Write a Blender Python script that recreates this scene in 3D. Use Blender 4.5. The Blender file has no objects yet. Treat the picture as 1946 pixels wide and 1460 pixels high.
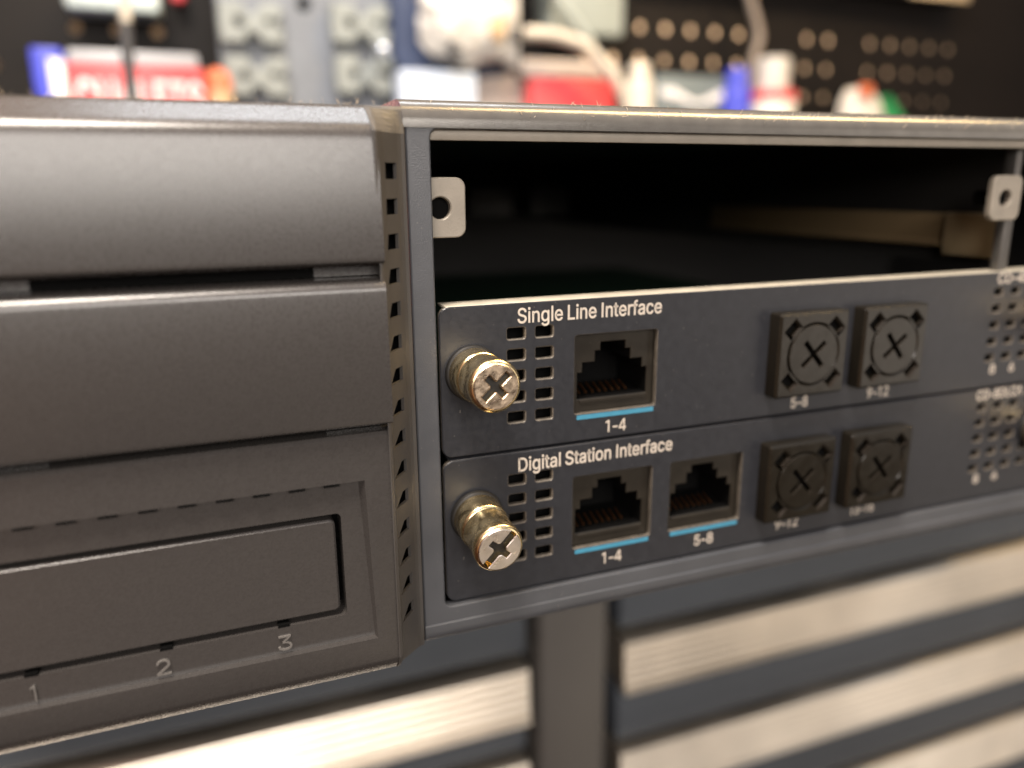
import bpy, bmesh, math, random
from mathutils import Vector, Matrix
from mathutils.geometry import delaunay_2d_cdt
random.seed(7)
MM = 0.001
sc = bpy.context.scene
col = sc.collection

# ------------------------------------------------------------------ camera
cam = bpy.data.cameras.new('camera')
cam.sensor_fit = 'HORIZONTAL'; cam.sensor_width = 36.0; cam.lens = 36.0 * 1462 / 1946
cam.clip_start = 0.005; cam.clip_end = 20
cam.dof.use_dof = True; cam.dof.focus_distance = 0.116; cam.dof.aperture_fstop = 27.05 / 3.25
camo = bpy.data.objects.new('camera', cam); col.objects.link(camo)
camo.matrix_world = Matrix(((0.93507009, 0.09519001, -0.34144221, -26.0 * MM),
                            (-0.35438239, 0.23052905, -0.90623919, -111.12 * MM),
                            (-0.00755257, 0.96839827, 0.24929448, -14.505 * MM),
                            (0, 0, 0, 1)))
sc.camera = camo
# ------------------------------------------------------------------ view, world, lamps
vs = sc.view_settings
vs.view_transform = 'Standard'; vs.look = 'None'; vs.exposure = 0; vs.gamma = 1; vs.use_curve_mapping = False
sc.cycles.max_bounces = 8
W = bpy.data.worlds.new('World'); sc.world = W; W.use_nodes = True
bg = W.node_tree.nodes['Background']; bg.inputs[1].default_value = 1.0
wt = W.node_tree; wc = wt.nodes.new('ShaderNodeTexCoord'); wsx = wt.nodes.new('ShaderNodeSeparateXYZ'); wr = wt.nodes.new('ShaderNodeValToRGB')
wm = wt.nodes.new('ShaderNodeMapRange'); wm.inputs[1].default_value = -1; wm.inputs[2].default_value = 1
wt.links.new(wc.outputs['Generated'], wsx.inputs[0]); wt.links.new(wsx.outputs['Z'], wm.inputs[0]); wt.links.new(wm.outputs[0], wr.inputs[0]); 
wx = wt.nodes.new('ShaderNodeMapRange'); wx.inputs[1].default_value = -0.45; wx.inputs[2].default_value = 0.35; wt.links.new(wsx.outputs['X'], wx.inputs[0])
wt2 = wt.nodes.new('ShaderNodeMix'); wt2.data_type = 'RGBA'; wt2.inputs[6].default_value = (1.35, 0.80, 0.60, 1); wt2.inputs[7].default_value = (0.80, 0.84, 0.90, 1); wt.links.new(wx.outputs[0], wt2.inputs[0])
wmu = wt.nodes.new('ShaderNodeMix'); wmu.data_type = 'RGBA'; wmu.blend_type = 'MULTIPLY'; wmu.inputs[0].default_value = 1
wt.links.new(wr.outputs[0], wmu.inputs[6]); wt.links.new(wt2.outputs[2], wmu.inputs[7]); wt.links.new(wmu.outputs[2], bg.inputs[0])
for e, (pos, c) in zip([wr.color_ramp.elements[0], wr.color_ramp.elements[1]] + [wr.color_ramp.elements.new(0.5) for _ in range(2)],
                       [(0.0, (0.030, 0.018, 0.012)), (1.0, (0.16, 0.145, 0.13)), (0.42, (0.045, 0.028, 0.020)), (0.62, (0.11, 0.095, 0.085))]):
    e.position = pos; e.color = (*c, 1)

def area(name, loc, target, size, power, color, sy=None):
    L = bpy.data.lights.new(name, 'AREA'); L.energy = power; L.color = color
    L.shape = 'RECTANGLE' if sy else 'DISK'; L.size = size * MM
    if sy: L.size_y = sy * MM
    o = bpy.data.objects.new(name, L); col.objects.link(o)
    o.location = Vector(loc) * MM
    z = (Vector(loc) - Vector(target)).normalized(); x = Vector((1, 0, 0)); x = (x - z * x.dot(z)).normalized(); y = z.cross(x)
    o.rotation_euler = Matrix((x, y, z)).transposed().to_euler()   # long side along the bench
    return o
area('warm_bench_lamp', (450, 20, 620), (60, 0, -20), 440, 8.5, (1.0, 0.68, 0.30), 85)
area('ceiling_lamp', (-200, -210, 700), (-20, 0, -30), 220, 13.0, (1.0, 0.90, 0.79))
area('far_room_light', (-160, -1000, 290), (-30, 0, -20), 900, 13.5, (1.0, 0.93, 0.86), 400)
area('room_light', (1000, -760, -40), (60, 0, -60), 620, 2.4, (1.0, 0.88, 0.76), 700)
area('bench_strip_lamp', (60, 250, 420), (70, 470, 40), 300, 1.65, (0.90, 0.95, 1.0), 90)
area('low_front_light', (850, -800, -950), (200, 150, -240), 1400, 1.9, (1.0, 0.82, 0.60), 460)
area('bezel_warm_fill', (-430, -720, -340), (-40, 0, -60), 420, 0.14, (1.0, 0.45, 0.22))  # added fill without a known source, tints the bezel's lower left brown
area('wall_lamp', (560, 640, 340), (600, 760, 60), 500, 6.0, (1.0, 0.78, 0.56), 60)

# ------------------------------------------------------------------ materials
def nt(name):
    m = bpy.data.materials.new(name); m.use_nodes = True
    n = m.node_tree; return m, n, n.nodes['Principled BSDF']
def mat(name, c, rough=0.5, metal=0.0, bump=None, var=None, spec=None, rvar=None, aniso=None):
    """bump=(features per mm, strength, stretch xyz); var=(features per mm, amount)"""
    m, n, b = nt(name)
    b.inputs['Base Color'].default_value = (*c, 1); b.inputs['Roughness'].default_value = rough
    b.inputs['Metallic'].default_value = metal
    if spec is not None: b.inputs['Specular IOR Level'].default_value = spec
    tc = n.nodes.new('ShaderNodeTexCoord')
    def noise(sc_, detail=4, stretch=(1, 1, 1)):
        mp = n.nodes.new('ShaderNodeMapping'); mp.inputs['Scale'].default_value = stretch
        n.links.new(tc.outputs['Object'], mp.inputs['Vector'])
        t = n.nodes.new('ShaderNodeTexNoise'); t.inputs['Scale'].default_value = sc_ / MM; t.inputs['Detail'].default_value = detail
        n.links.new(mp.outputs[0], t.inputs['Vector']); return t
    if bump:
        t = noise(bump[0], 3, bump[2] if len(bump) > 2 else (1, 1, 1))
        bp = n.nodes.new('ShaderNodeBump'); bp.inputs['Strength'].default_value = bump[1]; bp.inputs['Distance'].default_value = 0.1 * MM
        n.links.new(t.outputs[0], bp.inputs['Height']); n.links.new(bp.outputs[0], b.inputs['Normal'])
    if var:
        t = noise(var[0], 6)
        r = n.nodes.new('ShaderNodeValToRGB')
        a = var[1]
        r.color_ramp.elements[0].position = 0.3; r.color_ramp.elements[1].position = 0.72
        r.color_ramp.elements[0].color = (*[max(0, x * (1 - a)) for x in c], 1)
        r.color_ramp.elements[1].color = (*[min(1, x * (1 + a)) for x in c], 1)
        n.links.new(t.outputs[0], r.inputs[0]); n.links.new(r.outputs[0], b.inputs['Base Color'])
    if rvar:
        t = noise(rvar[0], 6, rvar[2] if len(rvar) > 2 else (1, 1, 1))
        mr = n.nodes.new('ShaderNodeMapRange'); mr.inputs[1].default_value = 0.3; mr.inputs[2].default_value = 0.7
        mr.inputs[3].default_value = max(0.02, rough - rvar[1]); mr.inputs[4].default_value = min(1, rough + rvar[1])
        n.links.new(t.outputs[0], mr.inputs[0]); n.links.new(mr.outputs[0], b.inputs['Roughness'])
    return m
def dusty(m, density, amount, c=(0.5, 0.46, 0.4)):
    """sparse specks of lint and dust lying on a surface"""
    n = m.node_tree; b = n.nodes['Principled BSDF']
    tc = n.nodes.new('ShaderNodeTexCoord')
    v = n.nodes.new('ShaderNodeTexVoronoi'); v.inputs['Scale'].default_value = density / MM
    n.links.new(tc.outputs['Object'], v.inputs['Vector'])
    lt = n.nodes.new('ShaderNodeMath'); lt.operation = 'LESS_THAN'; lt.inputs[1].default_value = 0.11
    n.links.new(v.outputs['Distance'], lt.inputs[0])
    t = n.nodes.new('ShaderNodeTexNoise'); t.inputs['Scale'].default_value = 0.35 / MM; t.inputs['Detail'].default_value = 5
    n.links.new(tc.outputs['Object'], t.inputs['Vector'])
    gt = n.nodes.new('ShaderNodeMapRange'); gt.inputs[1].default_value = 0.52; gt.inputs[2].default_value = 0.7
    gt.inputs[3].default_value = 0; gt.inputs[4].default_value = amount
    n.links.new(t.outputs[0], gt.inputs[0])
    mu = n.nodes.new('ShaderNodeMath'); mu.operation = 'MULTIPLY'
    n.links.new(lt.outputs[0], mu.inputs[0]); n.links.new(gt.outputs[0], mu.inputs[1])
    mix = n.nodes.new('ShaderNodeMix'); mix.data_type = 'RGBA'
    src = b.inputs['Base Color']
    if src.is_linked: n.links.new(src.links[0].from_socket, mix.inputs[6])
    else: mix.inputs[6].default_value = src.default_value
    mix.inputs[7].default_value = (*c, 1)
    n.links.new(mu.outputs[0], mix.inputs[0]); n.links.new(mix.outputs[2], src)
    return m

M = {}
M['plastic'] = (mat('bezel_plastic', (0.043, 0.0395, 0.0375), 0.28, 0, (9, 0.14), (1.5, 0.06), rvar=(2.0, 0.03), spec=0.7))
M['plastic_matte'] = mat('bezel_strip_plastic', (0.046, 0.042, 0.039), 0.5, 0, (7, 0.4), (0.08, 0.12), rvar=(0.3, 0.06))
M['plastic_lit_pale'] = mat('bezel_number_plastic', (0.12, 0.112, 0.104), 0.4)  # paler copy of the bezel plastic, painting the numbers' lit edges
M['frame'] = dusty(mat('frame_paint', (0.060, 0.063, 0.070), 0.36, 0.0, (5, 0.45), (0.08, 0.12), rvar=(0.4, 0.07)), 1.3, 0.35)
M['cover'] = mat('cover_paint', (0.11, 0.105, 0.098), 0.19, 0.3, (5.0, 0.22, (2.4, 0.35, 0.35)), (0.3, 0.12), rvar=(2.5, 0.07, (2, 0.4, 0.4)))
M['plate'] = dusty(mat('card_paint', (0.0195, 0.0205, 0.0245), 0.38, 0.0, (9, 0.15), (0.5, 0.12), rvar=(1.0, 0.05), spec=0.42), 1.1, 0.30)
M['edge'] = mat('bare_plate_edge', (0.115, 0.10, 0.082), 0.5, 0.2, (4, 0.5), (0.9, 0.3))
M['zinc'] = mat('zinc_plate', (0.66, 0.60, 0.48), 0.42, 0.3, (4, 0.2), (0.3, 0.12), rvar=(0.5, 0.1))
M['tabmetal'] = mat('tab_metal', (0.23, 0.205, 0.17), 0.5, 0.2, (4, 0.3), (0.25, 0.12))
M['lint'] = mat('lint_fibre', (0.55, 0.46, 0.34), 0.5)
M['interior'] = mat('chassis_interior', (0.022, 0.021, 0.020), 0.55, 0.2, (1, 0.2))
M['black'] = mat('black_void', (0.004, 0.004, 0.004), 0.8, spec=0.03)
M['brass'] = mat('brass', (0.83, 0.68, 0.41), 0.24, 1.0, (2.0, 0.04, (1, 1, 1)), (0.5, 0.10), rvar=(1.1, 0.06))
M['face_glare'] = mat('screw_face_glare', (0.86, 0.80, 0.76), 0.33, 1.0, (2.5, 0.25), (0.6, 0.12), rvar=(0.8, 0.1))  # paler than the brass, white reflection partly put into the colour
M['copperface'] = mat('screw_face_tan_brass', (0.68, 0.54, 0.40), 0.34, 1.0, (2.5, 0.5), (0.7, 0.25), rvar=(0.8, 0.1))  # browner brass for the unslotted screw faces
M['spring'] = mat('blackened_collar', (0.012, 0.011, 0.010), 0.55, 0.2)
M['ink'] = mat('label_ink', (0.52, 0.46, 0.39), 0.6, 0, None, (1.5, 0.12))
M['cyan'] = mat('blue_marking', (0.042, 0.21, 0.32), 0.5, 0, None, (0.8, 0.10))
M['jack'] = dusty(mat('jack_plastic', (0.020, 0.017, 0.013), 0.3, 0, (3, 0.2), (0.3, 0.2)), 1.4, 0.2)
M['copper'] = mat('contact_copper', (0.85, 0.42, 0.2), 0.28, 1.0)
M['plug'] = mat('plug_plastic', (0.012, 0.0100, 0.0072), 0.2, 0, (3, 0.03), (0.3, 0.1), rvar=(0.8, 0.05), spec=0.36)
M['cream'] = mat('card_guide_plastic', (0.32, 0.25, 0.15), 0.5, 0, None, (0.1, 0.2))
M['guide_shaded'] = mat('guide_plastic_shaded', (0.15, 0.105, 0.055), 0.5)  # darker copy of the cream guide plastic, with the slot's shade painted in
M['steel'] = mat('divider_steel', (0.10, 0.095, 0.09), 0.35, 0.5)
M['alu'] = mat('ribbed_aluminium', (0.84, 0.76, 0.65), 0.38, 1.0, (0.8, 0.25, (0.05, 1, 1)), (0.02, 0.12), rvar=(0.02, 0.08, (1, 0.2, 0.2)))
M['chest'] = mat('chest_paint', (0.056, 0.066, 0.080), 0.45, 0.0, (1, 0.2), (0.01, 0.15))
M['post'] = mat('chest_post_paint', (0.088, 0.083, 0.078), 0.42, 0.1, (1, 0.2), (0.01, 0.15))
M['peg'] = mat('pegboard_paint', (0.008, 0.006, 0.005), 0.6, 0.0, (0.5, 0.3), (0.01, 0.3), spec=0.2)
M['wall'] = mat('back_wall_paint', (0.50, 0.40, 0.30), 0.8, 0, (0.1, 0.4), (0.012, 0.55))
def plain(k, c, r=0.5, metal=0, var=(0.05, 0.12)):
    M[k] = mat(k, c, r, metal, None, var)
plain('grey_panel', (0.15, 0.165, 0.19)); plain('clip_grey', (0.23, 0.25, 0.24)); plain('navy', (0.035, 0.05, 0.10), 0.35)
plain('white_plastic', (0.60, 0.575, 0.53), 0.4); plain('tan', (0.55, 0.38, 0.22)); plain('red', (0.62, 0.06, 0.07), 0.4)
plain('white_card', (0.80, 0.79, 0.80), 0.55); plain('blue', (0.045, 0.06, 0.50), 0.35); plain('orange', (0.60, 0.15, 0.06), 0.45)
plain('pale_blue', (0.45, 0.52, 0.64), 0.5); plain('beige', (0.50, 0.43, 0.38), 0.6); plain('cord_beige', (0.55, 0.50, 0.42), 0.5)
plain('cord_dark', (0.05, 0.05, 0.055), 0.5); plain('dark_card', (0.13, 0.16, 0.17), 0.5); plain('green', (0.02, 0.22, 0.07), 0.4)
plain('cream_bottle', (0.62, 0.56, 0.47), 0.4); plain('pale_green', (0.30, 0.33, 0.30), 0.5); plain('film', (0.42, 0.43, 0.46), 0.25)
plain('strap', (0.22, 0.18, 0.15)); plain('pcb', (0.008, 0.035, 0.018)); plain('shelf_wood', (0.66, 0.52, 0.34), 0.5); plain('silver', (0.75, 0.82, 0.95), 0.2, 0.6); plain('aqua_white', (0.52, 0.60, 0.59), 0.5)

# ------------------------------------------------------------------ object helpers (all input in millimetres)
ORG = {}
TILT = None   # set while a loose screw is being built
def link(name, me, parent=None, at=None):
    o = bpy.data.objects.new(name, me); col.objects.link(o)
    if parent is not None:
        o.parent = parent; ORG[o] = ORG[parent]
    else:
        ORG[o] = Vector(at or (0, 0, 0)); o.location = ORG[o] * MM
    return o
def build(name, bm, m, parent=None, at=None, smooth=None, fix=True):
    if TILT: bmesh.ops.rotate(bm, verts=bm.verts, cent=TILT[0], matrix=TILT[1])
    off = ORG[parent] if parent is not None else Vector(at or (0, 0, 0))
    if fix: bmesh.ops.recalc_face_normals(bm, faces=bm.faces)
    for v in bm.verts: v.co = (v.co - off) * MM
    me = bpy.data.meshes.new(name); bm.to_mesh(me); bm.free()
    for k in (m if isinstance(m, (list, tuple)) else [m]): me.materials.append(M[k])
    if smooth:
        me.polygons.foreach_set('use_smooth', [True] * len(me.polygons)); me.set_sharp_from_angle(angle=math.radians(smooth))
    return link(name, me, parent, at)
def tag(o, label, cat, group=None, kind=None):
    if label: o['label'] = label
    if cat: o['category'] = cat
    if group: o['group'] = group
    if kind: o['kind'] = kind
    return o
def thing(name, at, label, cat, group=None):
    return tag(link(name, None, None, at), label, cat, group)

def box(bm, x0, x1, y0, y1, z0, z1, bev=0.0, seg=2, rot=None):
    vs_ = [bm.verts.new((x, y, z)) for x in (x0, x1) for y in (y0, y1) for z in (z0, z1)]
    f = [(0, 1, 3, 2), (4, 6, 7, 5), (0, 4, 5, 1), (2, 3, 7, 6), (0, 2, 6, 4), (1, 5, 7, 3)]
    fs = [bm.faces.new([vs_[i] for i in q]) for q in f]
    if bev:
        es = list({e for q in fs for e in q.edges})
        r = bmesh.ops.bevel(bm, geom=es, offset=bev, segments=seg, affect='EDGES', profile=0.5)
        vs_ = list({v for q in r['faces'] for v in q.verts})
    if rot:  # (centre, axis, degrees)
        bmesh.ops.rotate(bm, verts=vs_, cent=rot[0], matrix=Matrix.Rotation(math.radians(rot[2]), 3, rot[1]))
    return vs_
def rrect(x0, x1, z0, z1, r, n=5):
    pts = []
    for cx, cz, a in ((x1 - r, z0 + r, -90), (x1 - r, z1 - r, 0), (x0 + r, z1 - r, 90), (x0 + r, z0 + r, 180)):
        if r <= 0: pts.append((cx, cz)); continue
        for i in range(n + 1):
            t = math.radians(a + 90 * i / n); pts.append((cx + r * math.cos(t), cz + r * math.sin(t)))
    return pts
def circ(cx, cz, r, n=32, ph=0):
    return [(cx + r * math.cos(2 * math.pi * i / n + ph), cz + r * math.sin(2 * math.pi * i / n + ph)) for i in range(n)]
def area2(p): return sum(p[i][0] * p[(i + 1) % len(p)][1] - p[(i + 1) % len(p)][0] * p[i][1] for i in range(len(p))) / 2
def offs(p, b):   # move a loop to its left by b
    out = []; n = len(p)
    for i in range(n):
        a, c, d = Vector(p[i - 1]), Vector(p[i]), Vector(p[(i + 1) % n])
        u = (c - a).normalized(); w = (d - c).normalized()
        n1 = Vector((-u.y, u.x)); n2 = Vector((-w.y, w.x))
        k = n1 + n2; den = max(0.8, 1 + n1.dot(n2)); q = c + k * (b / den); out.append((q.x, q.y))
    return out
def slab(bm, outer, holes, y0, y1, bev=0.0, back=True, place=None, rimmat=0):
    """flat plate in the XZ plane, front at y0, with real openings; chamfered front rims"""
    loops = []
    for i, p in enumerate([outer] + list(holes)):
        p = list(p)
        if (area2(p) < 0) == (i == 0): p.reverse()
        loops.append(p)
    P = place or (lambda x, y, z: (x, y, z))
    def ring(ps, y): return [bm.verts.new(P(x, y, z)) for x, z in ps]
    fl, edges, rings = [], [], []
    for p in loops:
        b_ = bev if not isinstance(bev, list) else bev[min(len(rings), len(bev) - 1)]
        fr = ring(offs(p, b_) if b_ else p, y0)
        for i in range(len(fr)): edges.append(bm.edges.new((fr[i], fr[(i + 1) % len(fr)])))
        mid = ring(p, y0 + b_) if b_ else fr
        bk = ring(p, y1)
        rings.append((fr, mid, bk))
    r = bmesh.ops.triangle_fill(bm, use_beauty=True, use_dissolve=False, edges=edges)
    front = [g for g in r['geom'] if isinstance(g, bmesh.types.BMFace)]
    for fr, mid, bk in rings:
        n = len(fr)
        for i in range(n):
            j = (i + 1) % n
            if bev: q = bm.faces.new((fr[i], fr[j], mid[j], mid[i])); q.material_index = rimmat if rings.index((fr, mid, bk)) else 0
            bm.faces.new((mid[i], mid[j], bk[j], bk[i])).material_index = 1
    if back:
        e2 = []
        for fr, mid, bk in rings:
            for i in range(len(bk)):
                e2.append(bm.edges.get((bk[i], bk[(i + 1) % len(bk)])))
        bmesh.ops.triangle_fill(bm, use_beauty=True, use_dissolve=False, edges=e2)
    return front
def lathe(bm, prof, cx, cz, n=48, axis='y'):
    rows = []
    for r, t in prof:
        row = []
        for i in range(n):
            a = 2 * math.pi * i / n
            row.append(bm.verts.new((cx + r * math.cos(a), t, cz + r * math.sin(a)) if axis == 'y' else (cx + r * math.cos(a), cz + r * math.sin(a), t)))
        rows.append(row)
    for a, b in zip(rows, rows[1:]):
        for i in range(n): bm.faces.new((a[i], a[(i + 1) % n], b[(i + 1) % n], b[i]))
    for row in (rows[0], rows[-1]): bm.faces.new(row)
def extrude_x(bm, prof, x0, x1, closed=True, caps=True, nx=1):
    rows = [[bm.verts.new((x0 + (x1 - x0) * k / nx, y, z)) for y, z in prof] for k in range(nx + 1)]
    n = len(prof)
    for a, b in zip(rows, rows[1:]):
        for i in range(n if closed else n - 1):
            j = (i + 1) % n; bm.faces.new((a[i], a[j], b[j], b[i]))
    if caps and closed:
        bm.faces.new(rows[0]); bm.faces.new(rows[-1])
def tube(name, pts, r, m, parent=None, at=None):
    cu = bpy.data.curves.new(name, 'CURVE'); cu.dimensions = '3D'; cu.bevel_depth = r; cu.bevel_resolution = 3; cu.use_fill_caps = True
    s = cu.splines.new('NURBS'); s.points.add(len(pts) - 1); s.order_u = 4; s.use_endpoint_u = True; s.resolution_u = 8
    for p, q in zip(s.points, pts): p.co = (*q, 1)
    o = bpy.data.objects.new('tmp', cu); col.objects.link(o)
    me = bpy.data.meshes.new_from_object(o.evaluated_get(bpy.context.evaluated_depsgraph_get()))
    bpy.data.objects.remove(o); bpy.data.curves.remove(cu)
    bm = bmesh.new(); bm.from_mesh(me); bpy.data.meshes.remove(me)
    return build(name, bm, m, parent, at, 60)
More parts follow.
